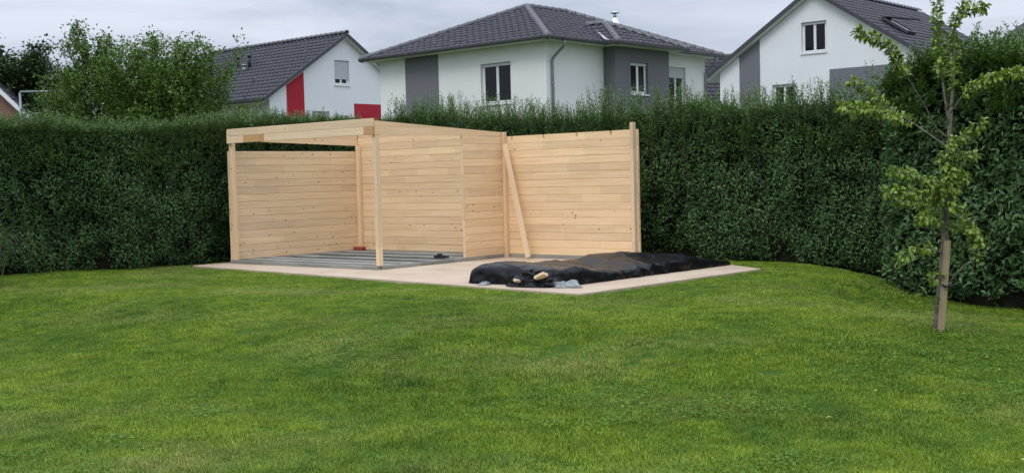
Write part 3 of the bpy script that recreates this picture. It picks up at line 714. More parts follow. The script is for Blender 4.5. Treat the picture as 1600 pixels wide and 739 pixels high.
# ------------------------------------------------------------------ buildings: shared builders
def wall_face(name, parent, x0, x1, z0, z1, openings, mt, recess=.15, rot=0, loc=(0, 0, 0), top=None, back=.30):
    """plastered wall facing -y at y=0 with real recessed openings; top: list of (x,z) for a gable outline"""
    xs = sorted({x0, x1, *[v for o in openings for v in o[:2]]}); zs = sorted({z0, z1, *[v for o in openings for v in o[2:4]]})
    bm = bmesh.new()
    def quad(*p): bm.faces.new([bm.verts.new(q) for q in p])
    for i in range(len(xs)-1):
        for j in range(len(zs)-1):
            cx, cz = (xs[i]+xs[i+1])/2, (zs[j]+zs[j+1])/2
            if any(o[0] < cx < o[1] and o[2] < cz < o[3] for o in openings): continue
            a, b, c, d = xs[i], xs[i+1], zs[j], zs[j+1]
            quad((a, 0, c), (b, 0, c), (b, 0, d), (a, 0, d))
    for a, b, c, d in [o[:4] for o in openings]:
        r = recess
        quad((a, 0, c), (a, 0, d), (a, r, d), (a, r, c)); quad((b, 0, d), (b, 0, c), (b, r, c), (b, r, d))
        quad((a, 0, d), (b, 0, d), (b, r, d), (a, r, d)); quad((b, 0, c), (a, 0, c), (a, r, c), (b, r, c))
    quad((x0, back, z0), (x0, back, z1), (x1, back, z1), (x1, back, z0))
    quad((x0, 0, z0), (x0, 0, z1), (x0, back, z1), (x0, back, z0)); quad((x1, 0, z1), (x1, 0, z0), (x1, back, z0), (x1, back, z1))
    quad((x0, 0, z1), (x1, 0, z1), (x1, back, z1), (x0, back, z1))
    if top:
        for (p, q) in zip(top, top[1:]):
            d = Vector((q[0]-p[0], 0, q[1]-p[1])); n = Vector((-d.z, 0, d.x)).normalized()
            bmesh.ops.bisect_plane(bm, geom=bm.verts[:]+bm.edges[:]+bm.faces[:], plane_co=(p[0], 0, p[1]), plane_no=n, clear_outer=True)
    bmesh.ops.remove_doubles(bm, verts=bm.verts, dist=.0005)
    return link(name, bm_mesh(bm, name), parent, mt, loc=loc, rot=rot)
def window(parent, x0, x1, z0, z1, loc=(0, 0, 0), rot=0, recess=.11, shutter=0., leaves_=2, sill=True, curtain=False, label=None):
    """part 'window' (frame and mullion) with panes, sill and roller shutter as its own pieces"""
    f = .055; y0, y1 = recess, recess+.07
    bm = bmesh.new()
    box(bm, (x0+.002, y0, z0+.002), (x1-.002, y1, z0+f), bev=.006); box(bm, (x0+.002, y0, z1-f), (x1-.002, y1, z1-.002), bev=.006)
    box(bm, (x0+.002, y0, z0+f+.001), (x0+f, y1, z1-f-.001), bev=.006); box(bm, (x1-f, y0, z0+f+.001), (x1-.002, y1, z1-f-.001), bev=.006)
    xm = (x0+x1)/2
    cols = [(x0+f, x1-f)] if leaves_ == 1 else [(x0+f, xm), (xm, x1-f)]
    for a, b in cols:     # sashes, slightly proud
        s = .05; a += .003; b -= .003; za, zb_ = z0+f+.003, z1-f-.003
        box(bm, (a, y0-.016, za), (b, y0+.03, za+s), bev=.005); box(bm, (a, y0-.016, zb_-s), (b, y0+.03, zb_), bev=.005)
        box(bm, (a, y0-.016, za+s+.001), (a+s, y0+.03, zb_-s-.001), bev=.005); box(bm, (b-s, y0-.016, za+s+.001), (b, y0+.03, zb_-s-.001), bev=.005)
    w = link('window', bm_mesh(bm, 'window'), parent, M['pvc'], loc=loc, rot=rot)
    if label: w['label'] = label
    for a, b in cols:
        link('pane', box_mesh('pane', (a+.04, y0+.008, z0+f+.04), (b-.04, y0+.02, z1-f-.04)), w, M['glass'])
    if sill: link('sill', box_mesh('sill', (x0-.03, -.05, z0-.045), (x1+.03, y0-.02, z0+.004), bev=.006), w, M['sill'])
    if shutter:
        bm = bmesh.new(); zz = z1-.004; n = max(2, int((z1-z0)*shutter/.05)); h = (z1-z0)*shutter/n
        for k in range(n): box(bm, (x0+.02, y0-.05, zz-(k+1)*h+.003), (x1-.02, y0-.035, zz-k*h), bev=.002)
        box(bm, (x0+.02, y0-.055, zz-n*h-.035), (x1-.02, y0-.03, zz-n*h))
        link('roller_shutter', bm_mesh(bm, 'roller_shutter'), w, M['shutter'])
    return w
def tiles_mesh(name, o, e, s, width, length, clip=None, tw=.30, gauge=.345, amp=.030, lip=.030, nsub=6):
    """interlocking pan tiles on a slope: o eave corner, e along the eave, s up the slope; clip: list of (point, outward normal)"""
    o, e, s = Vector(o), Vector(e).normalized(), Vector(s).normalized(); n = e.cross(s).normalized()
    nx = int(math.ceil(width/tw))*nsub; ny = int(math.ceil(length/gauge))
    cu = np.linspace(0, nx/nsub*tw, nx+1); ph = (np.arange(nx+1) % nsub)/nsub
    prof = amp*(.5-.5*np.cos(2*math.pi*ph))**.8
    prof = np.where(ph < 1e-6, -.004, prof)
    E, S_, Nn, O = (np.array(q) for q in (e, s, n, o))
    V = []; F = []
    for k in range(ny):
        b = len(V)*(nx+1); jit = rng.normal(0, .0025, nx//nsub+1).repeat(nsub)[:nx+1]
        d0, d1 = k*gauge, (k+1)*gauge+.03
        for d, hh, sc_ in ((d0+.004, 0., .35), (d0, lip, 1.), (d1, 0., 1.)):
            V.append(O+np.outer(cu, E)+S_*d+np.outer(prof*sc_+hh+(jit if sc_ == 1 else 0), Nn))
    ro = len(V); V = np.concatenate(V); idx = np.arange(ro*(nx+1)).reshape(ro, nx+1)
    for k in range(ny):
        for a in (0, 1):
            r0, r1 = idx[3*k+a], idx[3*k+a+1]
            F.append(np.stack([r0[:-1], r0[1:], r1[1:], r1[:-1]], 1))
    me = np_mesh(name, V, np.concatenate(F))
    if clip:
        bm = bmesh.new(); bm.from_mesh(me)
        for p, no in clip:
            bmesh.ops.bisect_plane(bm, geom=bm.verts[:]+bm.edges[:]+bm.faces[:], plane_co=p, plane_no=no, clear_outer=True)
        bm.to_mesh(me); bm.free()
    return me
_cap = None
def cap_mesh():
    global _cap
    if _cap: return _cap
    bm = bmesh.new(); L = .41; seg = 8; R0_, R1_ = .135, .115
    rings = []
    for x, r in ((0, R0_-.05), (0, R0_), (.06, R0_), (.065, R0_-.02), (L, R1_-.005)):
        rings.append([bm.verts.new((x, math.cos(math.pi*k/seg)*r, math.sin(math.pi*k/seg)*r-.03)) for k in range(seg+1)])
    for a, b in zip(rings, rings[1:]):
        for k in range(seg): bm.faces.new((a[k], a[k+1], b[k+1], b[k]))
    for f in bm.faces: f.smooth = True
    _cap = bm_mesh(bm, 'ridge_tile'); _cap.materials.append(M['cap']); return _cap
def cap_row(parent, p, q, name='hip_tile', pitch=.36, lift=.02, endcap=True):
    """row of half-round tiles from low end p to high end q, each one its own part"""
    p, q = Vector(p), Vector(q); d = (q-p); L = d.length; d.normalize(); n = max(1, round(L/pitch))
    side = d.cross(Vector((0, 0, 1))).normalized()*-1; up = d.cross(side)
    if up.z < 0: up = -up; side = -side
    R_ = Matrix((d, up.cross(d), up)).transposed()
    for k in range(n):
        o = link(name, cap_mesh(), parent, loc=p+d*(k*L/n)+up*lift)
        o.rotation_euler = (R_ @ Matrix.Rotation(-.035, 3, 'Y')).to_euler()
    if endcap:
        bm = bmesh.new(); bmesh.ops.create_uvsphere(bm, u_segments=12, v_segments=8, radius=.135)
        for f in bm.faces: f.smooth = True
        o = link('end_cap', bm_mesh(bm, 'end_cap'), parent, M['cap'], loc=p+up*(lift-.03)); o.scale = (1, 1, .95)
def gutter(parent, p, q, up_out):
    """half-round gutter hung along an eave from p to q; up_out = outward horizontal direction"""
    p, q = Vector(p), Vector(q); e = (q-p).normalized(); n = Vector(up_out).normalized(); bm = bmesh.new(); seg = 7; r = .075
    A, B = [], []
    for k in range(seg+1):
        a = math.pi*k/seg; off = n*(r-math.cos(a)*r)+Vector((0, 0, -math.sin(a)*r))
        A.append(bm.verts.new(p+off)); B.append(bm.verts.new(q+off))
    for k in range(seg): bm.faces.new((A[k], A[k+1], B[k+1], B[k]))
    A2 = [bm.verts.new(v.co+Vector((0, 0, .012))) for v in (A[-1], A[0])]; B2 = [bm.verts.new(v.co+Vector((0, 0, .012))) for v in (B[-1], B[0])]
    bm.faces.new((A[-1], A2[0], B2[0], B[-1])); bm.faces.new(A); bm.faces.new(B[::-1])
    return link('gutter', bm_mesh(bm, 'gutter'), parent, M['gutter'])
def downpipe(parent, pts, r=.045, mt='zinc'):
    # rounded polyline
    P = [Vector(p) for p in pts]; out = [P[0]]
    for a, b, c in zip(P, P[1:], P[2:]):
        k = min(.12, (b-a).length*.45, (c-b).length*.45)
        u = b+(a-b).normalized()*k; w = b+(c-b).normalized()*k
        for t in (0, .25, .5, .75, 1): out.append(u*(1-t)**2+b*2*t*(1-t)+w*t*t)
    out.append(P[-1])
    o = link('downpipe', tube_mesh('downpipe', out, r, 10), parent, M[mt])
    for z in (.8, 2.6, 4.3):
        a = out[-1]; link('pipe_bracket', tube_mesh('pipe_bracket', [(a.x, a.y, z), (a.x, a.y, z+.05)], r+.008, 10), o, M[mt])
    return o

# ------------------------------------------------------------------ white hipped house in the middle
HT = -.7244
hip = thing('hipped_house', 'white rendered house with dark hipped tile roof and grey bay', 'house', (1.233, 38.21, 0), HT)
WL, WD, ZE = 7.866, 9.43, 5.66
R90 = math.pi/2
wall_face('wall', hip, -WL, -.002, -.8, ZE, [(-2.87, -1.51, 3.79, 5.15)], M['plaster'])
window(hip, -2.87, -1.51, 3.79, 5.15, shutter=.05)
link('wall', box_mesh('wall', (-.06, .0005, -.8), (0, .3005, ZE-.001)), hip, M['plaster'])
link('painted_panel', box_mesh('painted_panel', (-6.53, -.006, -.8), (-4.86, .004, ZE-.002)), hip, M['grey_paint'])
BO, B0, B1 = .5, 3.05, 6.26
wall_face('wall', hip, .301, B0-.001, -.8, ZE, [], M['plaster'], rot=R90)
wall_face('wall', hip, B1+.001, WD, -.8, ZE, [(7.0, 8.09, 3.0, 5.23)], M['plaster'], rot=R90)
window(hip, 7.0, 8.09, 3.0, 5.23, rot=R90, shutter=.16)
wall_face('bay_wall', hip, B0, B1, -.8, ZE-.003, [(3.92, 4.96, 4.09, 5.18)], M['bay_grey'], rot=R90, loc=(BO, 0, 0), back=.5-.003)
window(hip, 3.92, 4.96, 4.09, 5.18, rot=R90, loc=(BO, 0, 0), shutter=.06)
link('wall', box_mesh('wall', (-WL, WD-.3, -.8), (-.302, WD, ZE)), hip, M['plaster'])
link('wall', box_mesh('wall', (-WL, .302, -.8), (-WL+.3, WD-.302, ZE)), hip, M['plaster'])
OV = .45
ex0, ex1, ey0, ey1, ez = -WL-OV, OV, -OV, WD+OV, 5.745
RX = -3.93; RY0, RY1, RZ = 3.7, 6.0, 7.52
# soffit and roof body
bm = bmesh.new(); box(bm, (ex0, ey0, ZE+.002), (ex1, ey1, ez-.03)); box(bm, (ex1-.05, B0-OV, ZE+.004), (BO+OV, B1+OV, ez-.032))
link('soffit', bm_mesh(bm, 'soffit'), hip, M['soffit'])
def roof_shell(parent, faces):
    bm = bmesh.new()
    for f in faces: bm.faces.new([bm.verts.new(p) for p in f])
    return link('roof_deck', bm_mesh(bm, 'roof_deck'), parent, M['trim'])
c00, c10, c11, c01 = (ex0, ey0, ez-.02), (ex1, ey0, ez-.02), (ex1, ey1, ez-.02), (ex0, ey1, ez-.02)
r0, r1 = (RX, RY0, RZ-.02), (RX, RY1, RZ-.02)
roof_shell(hip, [(c00, c10, r0), (c10, c11, r1, r0), (c11, c01, r1), (c01, c00, r0, r1)])
def slope_tiles(parent, corners, clips_extra=(), **k):
    """corners: polygon, first two are the eave"""
    P = [Vector(p) for p in corners]; e = (P[1]-P[0]); w = e.length; e.normalize()
    top = max(P[2:], key=lambda p: (p-P[0]).cross(e).length); d = top-P[0]; s = d-e*d.dot(e); L = s.length; s.normalize(); n = e.cross(s)
    clip = []
    for a, b in zip(P[1:], P[2:]+P[:1]):
        q = (b-a).normalized().cross(n); clip.append((a, q))
    clip += list(clips_extra)
    return link('roof_tiles', tiles_mesh('roof_tiles', P[0]-s*.05, e, s, w, L+.1, clip, **k), parent, M['tile'], kind='stuff')
up = .005
lift = lambda p: Vector(p)+Vector((0, 0, .03))
slope_tiles(hip, [lift(c00), lift(c10), lift(r0)])
slope_tiles(hip, [lift(c10), lift(c11), lift(r1), lift(r0)])
slope_tiles(hip, [lift(c11), lift(c01), lift(r1)])
slope_tiles(hip, [lift(c01), lift(c00), lift(r0), lift(r1)])
hl = lambda p: Vector(p)+Vector((0, 0, .045))
cap_row(hip, hl(c10), hl(r0)); cap_row(hip, hl(c00), hl(r0)); cap_row(hip, hl(c11), hl(r1)); cap_row(hip, hl(r1), hl(r0), 'ridge_tile', endcap=False)
gutter(hip, (ex0-.05, ey0, ez-.01), (ex1+.05, ey0, ez-.01), (0, -1, 0))
gutter(hip, (ex1, ey0-.05, ez-.012), (ex1, B0-OV, ez-.012), (1, 0, 0)); gutter(hip, (ex1, B1+OV, ez-.012), (ex1, ey1+.1, ez-.012), (1, 0, 0))
gutter(hip, (BO+OV, B0-OV-.05, ez-.014), (BO+OV, B1+OV+.05, ez-.014), (1, 0, 0)); gutter(hip, (ex1+.02, B0-OV, ez-.013), (BO+OV+.05, B0-OV, ez-.013), (0, -1, 0))
downpipe(hip, [(ex1+.06, .30, ez-.06), (ex1+.06, .30, ez-.25), (.06, .25, ez-.62), (.06, .25, -.5)])
downpipe(hip, [(ex1+.06, WD-.02, ez-.06), (ex1+.06, WD-.02, ez-.25), (.06, WD-.05, ez-.62), (.06, WD-.05, -.5)])
# small hipped roof over the bay
bx = BO+OV; by0, by1 = B0-OV, B1+OV; hw = (by1-by0)/2; tan_ = (RZ-ez)/(ex1-RX)
apx = bx-1.75; apz = ez+1.75*tan_*1.12+.06; aym = by0+1.62; px_ = apx-.75
g0, g1 = (bx, by0, ez-.015), (bx, by1, ez-.015); ap = (apx, aym, apz); rg = (px_, aym, apz)
bl_, br_ = (px_, by0, ez+.02), (px_, by1, ez+.02)
roof_shell(hip, [(g0, g1, ap), (bl_, g0, ap, rg), (g1, br_, rg, ap)])
mainslope = (Vector((ex1, 0, ez+.04)), Vector((-(RZ-ez), 0, -(ex1-RX))))
n_main = Vector((RZ-ez, 0, ex1-RX)).normalized()
below = [(Vector((ex1, 0, ez+.01)), -n_main)]
slope_tiles(hip, [lift(g0), lift(g1), lift(ap)])
slope_tiles(hip, [lift(bl_), lift(g0), lift(ap), lift(rg)], below); slope_tiles(hip, [lift(g1), lift(br_), lift(rg), lift(ap)], below)
cap_row(hip, hl(g0), hl(ap)); cap_row(hip, hl(g1), hl(ap)); cap_row(hip, Vector(rg)+Vector((0, 0, .07)), hl(ap), 'ridge_tile', endcap=False)
# valley flashing left of the bay roof
va = Vector((ex1+.03, by0, ez+.07)); vb = Vector((apx-.35, aym-.05, ez+.11+(ex1-apx+.35)*tan_)); d = (vb-va).normalized(); sd_ = d.cross(n_main).normalized()*.09
bm = bmesh.new(); q = [va-sd_+n_main*.02, va+sd_+n_main*.03, vb+sd_+n_main*.03, vb-sd_+n_main*.02]
lo = [bm.verts.new(p) for p in q]; hi = [bm.verts.new(p+n_main*.012) for p in q]
bm.faces.new(lo[::-1]); bm.faces.new(hi)
for k in range(4): bm.faces.new((lo[k], lo[(k+1) % 4], hi[(k+1) % 4], hi[k]))
link('valley_flashing', bm_mesh(bm, 'valley_flashing'), hip, M['lead'])
# chimney with a steel cowl
chx, chy = -3.3, 8.25
ch = link('chimney', box_mesh('chimney', (chx-.26, chy-.26, 6.2), (chx+.26, chy+.26, 7.0), bev=.01), hip, M['trim'])
link('chimney_cap', box_mesh('chimney_cap', (chx-.36, chy-.36, 7.0), (chx+.36, chy+.36, 7.08), bev=.01), ch, M['concrete'])
bm = bmesh.new(); tube(bm, [(chx, chy, 7.082), (chx, chy, 7.2), (chx, chy, 7.42), (chx, chy, 7.45)], [.24, .19, .11, .10], 14); tube(bm, [(chx, chy, 7.45), (chx, chy, 7.62)], .07, 10)
tube(bm, [(chx, chy, 7.62), (chx, chy, 7.66)], [.19, .17], 14)
link('cowl', bm_mesh(bm, 'cowl', True), ch, M['steel'])

# ------------------------------------------------------------------ gabled houses
def gable_house(name, label, loc, rot, G, depth, ze, slope, wallmat, openings=(), panels=(), depth_tiles=True, verge='trim', oh=.30, eo=.5, tile_kw=None, zb=-.8, both=True):
    """gable on the local plane y=0 facing -y, ridge along +y; ze wall height at the eave corner"""
    h = thing(name, label, 'house', loc, rot); xm = G/2; zp = ze+xm*slope
    wall_face('wall', h, 0, G, zb, zp+.01, [o[:4] for o in openings], wallmat, top=[(0, ze), (xm, zp), (G, ze)])
    link('wall', box_mesh('wall', (0, .302, zb), (.3, depth-.302, ze-.02)), h, wallmat); link('wall', box_mesh('wall', (G-.3, .302, zb), (G, depth-.302, ze-.02)), h, wallmat)
    wall_face('wall', h, 0, G, zb, zp+.01, [], wallmat, top=[(0, ze), (xm, zp), (G, ze)], loc=(G, depth, 0), rot=math.pi)
    for o in openings: window(h, *o[:4], **(o[4] if len(o) > 4 else {}))
    for x0, x1, z0, z1, mt in panels:
        bm = bmesh.new(); box(bm, (x0, -.006, z0), (x1, .004, zp))
        for (p, q) in (((0, ze), (xm, zp)), ((xm, zp), (G, ze))):
            d = Vector((q[0]-p[0], 0, q[1]-p[1])); n = Vector((-d.z, 0, d.x)).normalized()
            r = bmesh.ops.bisect_plane(bm, geom=bm.verts[:]+bm.edges[:]+bm.faces[:], plane_co=(p[0], 0, p[1]), plane_no=n, clear_outer=True)
        if z1 is not None: bmesh.ops.bisect_plane(bm, geom=bm.verts[:]+bm.edges[:]+bm.faces[:], plane_co=(0, 0, z1), plane_no=(0, 0, 1), clear_outer=True)
        link('painted_panel', bm_mesh(bm, 'painted_panel'), h, M[mt])
    # roof: pale soffit, dark deck/verge, tiles, ridge caps
    for sg in (0, 1):
        ex = -eo if sg == 0 else G+eo; ezz = ze-eo*slope; X = lambda x: x
        def pr(nm, lo, hi, y0, y1, mt):
            bm = bmesh.new(); prism(bm, [(ex, ezz+lo), (xm, zp+lo), (xm, zp+hi), (ex, ezz+hi)] if sg == 0 else [(xm, zp+lo), (ex, ezz+lo), (ex, ezz+hi), (xm, zp+hi)], 'y', y0, y1)
            return link(nm, bm_mesh(bm, nm), h, M[mt])
        pr('soffit', .012, .055, -oh+.03, depth+oh-.03, 'soffit')
        pr('roof_deck', .057, .185, -oh+.02, depth+oh-.02, 'trim')
        pr('verge', .045, .235, -oh, -oh+.045, verge); pr('verge', .045, .235, depth+oh-.045, depth+oh, verge)
        if sg == 0: cs = [(ex, depth+oh-.04, ezz+.19), (ex, -oh+.04, ezz+.19), (xm, -oh+.04, zp+.19), (xm, depth+oh-.04, zp+.19)]
        else: cs = [(ex, -oh+.04, ezz+.19), (ex, depth+oh-.04, ezz+.19), (xm, depth+oh-.04, zp+.19), (xm, -oh+.04, zp+.19)]
        slope_tiles(h, cs, **(tile_kw or {}))
        gx = ex
        gutter(h, (gx, -oh+.05, ezz+.15), (gx, depth+oh-.05, ezz+.15), (-1 if sg == 0 else 1, 0, 0))
    cap_row(h, (xm, -oh+.0, zp+.235), (xm, depth+oh-.35, zp+.235), 'ridge_tile', endcap=False)
    h['zp'] = zp
    return h
# left house, gable turned to the right, red panels
la = at(421, 160, 52)
lh = gable_house('gabled_house', 'white house with red wall panels and dark gabled tile roof', (la.x, la.y, 0), HT+R90, 8.63, 10.6, 5.17, .648, M['plaster2'],
    openings=[(3.73, 4.62, 5.80, 6.94, dict(shutter=.72)), (2.40, 3.37, 3.35, 4.57, dict(shutter=.3))], panels=[(.94, 1.93, -.7, None, 'red_paint'), (4.85, 6.58, 2.9, 4.98, 'red_paint')])
downpipe(lh, [(-.55, -.05, 4.93), (-.55, -.05, 4.75), (-.07, .2, 4.35), (-.07, .2, -.5)])
def on_slope(px, py, org, rot, xm, zp, slope, right=False):
    """where the line of sight through a pixel meets a roof slope, in the house's own frame"""
    d = FWD+RGT*(px-800)/FPX+UPV*(369.5-py)/FPX; c, s = math.cos(rot), math.sin(rot)
    o = CAM-np.array(org); O = np.array([c*o[0]+s*o[1], -s*o[0]+c*o[1], o[2]]); D = np.array([c*d[0]+s*d[1], -s*d[0]+c*d[1], d[2]])
    k = slope if not right else -slope
    t = (zp+.21+k*(O[0]-xm)-O[2])/(D[2]-k*D[0]); return O+D*t
for px, py, hh, r, mt in ((372, 106, .42, .07, 'black'), (390, 105, .48, .07, 'black'), (363, 110, .22, .10, 'zinc'), (382, 111, .22, .10, 'zinc')):
    p = on_slope(px, py, (la.x, la.y, 0), HT+R90, 8.63/2, lh['zp'], .648)
    bm = bmesh.new(); tube(bm, [(p[0], p[1], p[2]-.1), (p[0], p[1], p[2]+hh)], r, 10)
    tube(bm, [(p[0], p[1], p[2]+hh), (p[0], p[1], p[2]+hh+.06), (p[0], p[1], p[2]+hh+.09)], [r*1.5, r*1.5, r*.6], 10)
    link('vent_pipe', bm_mesh(bm, 'vent_pipe', True), lh, M[mt])
del lh['zp']
# right house, gable facing the garden, grey panels
ra = at(1125, 125, 49)
rh = gable_house('gabled_house', 'white house with grey wall panels and steep dark roof on the right', (ra.x, ra.y, 0), HT, 8.456, 10.2, 5.40, .64, M['plaster2'],
    openings=[(3.69, 4.75, 5.86, 7.06, dict(shutter=.05)), (2.39, 3.42, 3.45, 4.74, dict(shutter=.04))], panels=[(.915, 1.862, -.7, None, 'grey_paint'), (4.856, 7.6, 2.5, 5.17, 'grey_paint')])
def skylight(h, org, rot, xm, zp, slope, pa, pb, open_):
    a = on_slope(*pa, org, rot, xm, zp, slope, True); b = on_slope(*pb, org, rot, xm, zp, slope, True)
    ang = math.atan(slope); bm = bmesh.new(); w, l = .78, 1.25
    box(bm, (-w/2, 0, 0), (-w/2+.09, l, .1)); box(bm, (w/2-.09, 0, 0), (w/2, l, .1)); box(bm, (-w/2+.091, 0, 0), (w/2-.091, .09, .1)); box(bm, (-w/2+.091, l-.09, 0), (w/2-.091, l, .1))
    # local: x across (house y), y upslope
    o = link('roof_window', bm_mesh(bm, 'roof_window'), h, M['trim'])
    mid = (a+b)/2; ups = Vector((-math.cos(ang), 0, math.sin(ang))); ac = Vector((0, 1, 0)); no = Vector((math.sin(ang), 0, math.cos(ang)))
    R_ = Matrix((ac, ups, no)).transposed()
    if R_.determinant() < 0: R_ = Matrix((-ac, ups, no)).transposed()
    o.rotation_euler = R_.to_euler(); o.location = Vector(mid)-ups*l/2+no*.05
    g = link('pane', box_mesh('pane', (-w/2+.07, .07, .05), (w/2-.07, l-.07, .075)), o, M['glass'])
    if open_:
        s = link('sash', box_mesh('sash', (-w/2+.03, -1.2, -.03), (w/2-.03, 0, .02), bev=.01), o, M['trim']); s.location = (0, l-.03, .12); s.rotation_euler = (-math.radians(22), 0, 0)
skylight(rh, (ra.x, ra.y, 0), HT, 8.456/2, rh['zp'], .64, (1380, 32), (1424, 56), True)
skylight(rh, (ra.x, ra.y, 0), HT, 8.456/2, rh['zp'], .64, (1478, 52), (1500, 66), False)
del rh['zp']
# house glimpsed between them
sm = at(1090, 165, 60)
mh = gable_house('distant_house', 'dark tiled roof with a white roof window glimpsed between two houses', (sm.x-3.5, sm.y+6.0, 0), -math.pi/2+math.radians(6), 9.0, 9.5, 3.9, .72, M['plaster2'])
p = Vector(at(1117, 141, 57.5))
bm = bmesh.new(); box(bm, (-.42, -.05, -.25), (.42, .08, .3), bev=.02)
mhl = mh
del mh['zp']
# far right house
fr = at(1556, 97, 45)
fh = gable_house('distant_house', 'white gable with dark roof edge at the far right behind the hedge', (fr.x, fr.y, 0), -.15, 9.0, 9.0, fr.z-.05, .66, M['plaster2'])
del fh['zp']
# brick house at the far left
fl = at(46, 190, 42)
bh = gable_house('brick_house', 'red brick gable with white roof edge at the far left', (fl.x-8.0*math.cos(.25), fl.y-8.0*math.sin(.25), 0), .25, 8.0, 9.0, fl.z-.02, 1.06, M['brick'], verge='pvc', eo=.12)
del bh['zp']
# tubular frame behind the hedge
bm = bmesh.new(); a, b, c = at(31, 144, 30), at(62, 143, 30.2), at(30, 200, 30); c = Vector((a.x, a.y, -.7))
fo = thing('steel_frame', 'light grey tubular frame standing behind the left hedge', 'frame', (a.x, a.y, -.7))
A0 = Vector((0, 0, a.z+.7)); Bv = Vector((b.x-a.x+.8, .2, a.z+.7))
link('crossbar', tube_mesh('crossbar', [A0, Bv], .028, 8), fo, M['zinc'])
link('upright', tube_mesh('upright', [(0, 0, 0), A0-Vector((0, 0, .02))], .03, 8), fo, M['zinc']); link('upright', tube_mesh('upright', [(Bv.x, Bv.y, 0), Bv-Vector((0, 0, .02))], .03, 8), fo, M['zinc'])
link('crossbar', tube_mesh('crossbar', [A0-Vector((0, 0, .55)), Bv-Vector((0, 0, .55))], .02, 8), fo, M['zinc'])

# ------------------------------------------------------------------ trees beyond the hedge
def feather_tree(name, label, base, height, spread, nlimb, L, W, material, seed, ntw=16, start=.2, up=.9, dens=1.0, sprays=0, jit=.07):
    """trunk with ascending limbs, each limb feathered with leafy twigs; ragged crown with gaps"""
    r = np.random.default_rng(seed); root = thing(name, label, 'tree', base)
    H = height; bm = bmesh.new()
    tp = [(0, 0, -.3), (r.normal(0, .04), r.normal(0, .04), H*.35), (r.normal(0, .08), r.normal(0, .08), H*.7), (r.normal(0, .1), r.normal(0, .1), H*.93)]
    tube(bm, tp, [.035*H*.55, .028*H*.5, .015*H*.5, .004*H], 8); link('trunk', bm_mesh(bm, 'trunk', True), root, M['bark_dark'])
    bm = bmesh.new(); LP, LD, LN, LL, T = [], [], [], [], []
    def trunk_at(z):
        f = np.clip(z/(H*.93), 0, 1); return np.array([tp[2][0]*f, tp[2][1]*f, z])
    for k in range(nlimb):
        f = start+(1-start)*((k+r.uniform(0, 1))/nlimb); z0 = H*f*.82
        az = k*2.4+r.normal(0, .3); reach = spread*(1-.72*f**1.5)*r.uniform(.65, 1.15); rise = reach*up*r.uniform(.6, 1.4)+.12*H*f
        p0 = trunk_at(z0); d = np.array([math.cos(az), math.sin(az), 0])
        pts = [p0+d*reach*(s**.85)+np.array([0, 0, rise*s**1.25]) for s in np.linspace(0, 1, 6)]
        pts[-1][2] = min(pts[-1][2], H*1.0)
        tube(bm, pts, [.012*H*.35*(1-s*.85) for s in np.linspace(0, 1, 6)], 5, False)
        for j in range(int(ntw*(.5+reach/spread))):
            s = r.uniform(.18, 1.0); i = min(int(s*5), 4); q = pts[i]+(pts[i+1]-pts[i])*(s*5-i)
            td = d*r.uniform(.2, 1)+np.array([r.normal(0, .7), r.normal(0, .7), r.uniform(.1, 1.1)]); td /= np.linalg.norm(td)
            tl = r.uniform(.15, .55)*spread*.46
            if j % 2 == 0: tube(bm, [q, q+td*tl], [.006, .002], 3, False)
            for m_ in range(int(tl/.0185*dens)):
                w = r.uniform(.05, 1); LP.append(q+td*tl*w+r.normal(0, jit, 3)); a = r.normal(0, 1, 3)
                LD.append(td*.6+a*.6+np.array([0, 0, -.1])); LN.append(np.array([r.normal(0, .5), r.normal(0, .5), 1.])); LL.append(L*r.uniform(.6, 1.2)); T.append(np.clip(r.beta(2, 2.2)+.2*(s-.6), 0, 1))
    for k in range(sprays):      # long upright leaders standing clear of the crown
        az = r.uniform(0, 6.28); rad_ = spread*.75*math.sqrt(r.uniform()); q = np.array([math.cos(az)*rad_, math.sin(az)*rad_, H*(.74-.18*rad_/spread)])
        dd = np.array([math.cos(az)*.22, math.sin(az)*.22, 1.])+r.normal(0, .1, 3); tl = H*r.uniform(.12, .27); bend = r.normal(0, .25, 3)
        pp = [q+dd*tl*f+bend*tl*f*f*np.array([1, 1, 0]) for f in (0, .35, .7, 1.)]; tube(bm, pp, [.009, .007, .004, .002], 4, False)
        for j in range(int(tl/.022)):
            f = r.uniform(0, 1); i = min(int(f*3), 2); w = pp[i]+(pp[i+1]-pp[i])*(f*3-i); a = r.uniform(0, 6.28)
            LP.append(w); LD.append(np.array([math.cos(a), math.sin(a), r.uniform(.1, .9)])); LN.append(np.array([-math.cos(a)*.4, -math.sin(a)*.4, 1.])); LL.append(L*r.uniform(.6, 1.1)*(1-.3*f)); T.append(np.clip(r.beta(2, 2), 0, 1))
    LL = np.array(LL)
    link('branches', bm_mesh(bm, 'branches'), root, M['bark_dark'], kind='stuff')
    link('crown', leaves('crown', np.array(LP), np.array(LD), np.array(LN), LL, LL*W/L, np.array(T)), root, material, kind='stuff')
    return root
gz0 = -.4
p = at(140, 42, 27); feather_tree('hornbeam_tree', 'bushy green tree with a pointed top above the left hedge', (p.x, p.y, gz0), (p.z-gz0)*1.0, 1.4, 34, .085, .05, M['beech'], 4, ntw=42, start=.32, sprays=16)
p = at(268, 47, 26); feather_tree('hornbeam_tree', 'wide green tree with long upright sprays beside the left roof', (p.x, p.y, gz0), (p.z-gz0)*.94, 1.9, 38, .085, .05, M['beech'], 9, ntw=42, start=.3, up=1.2, sprays=26)
p = at(212, 108, 28); feather_tree('hornbeam_tree', 'low green tree filling the gap between two taller ones', (p.x, p.y, gz0), p.z-gz0, 1.5, 26, .085, .05, M['beech'], 19, ntw=40, start=.35)
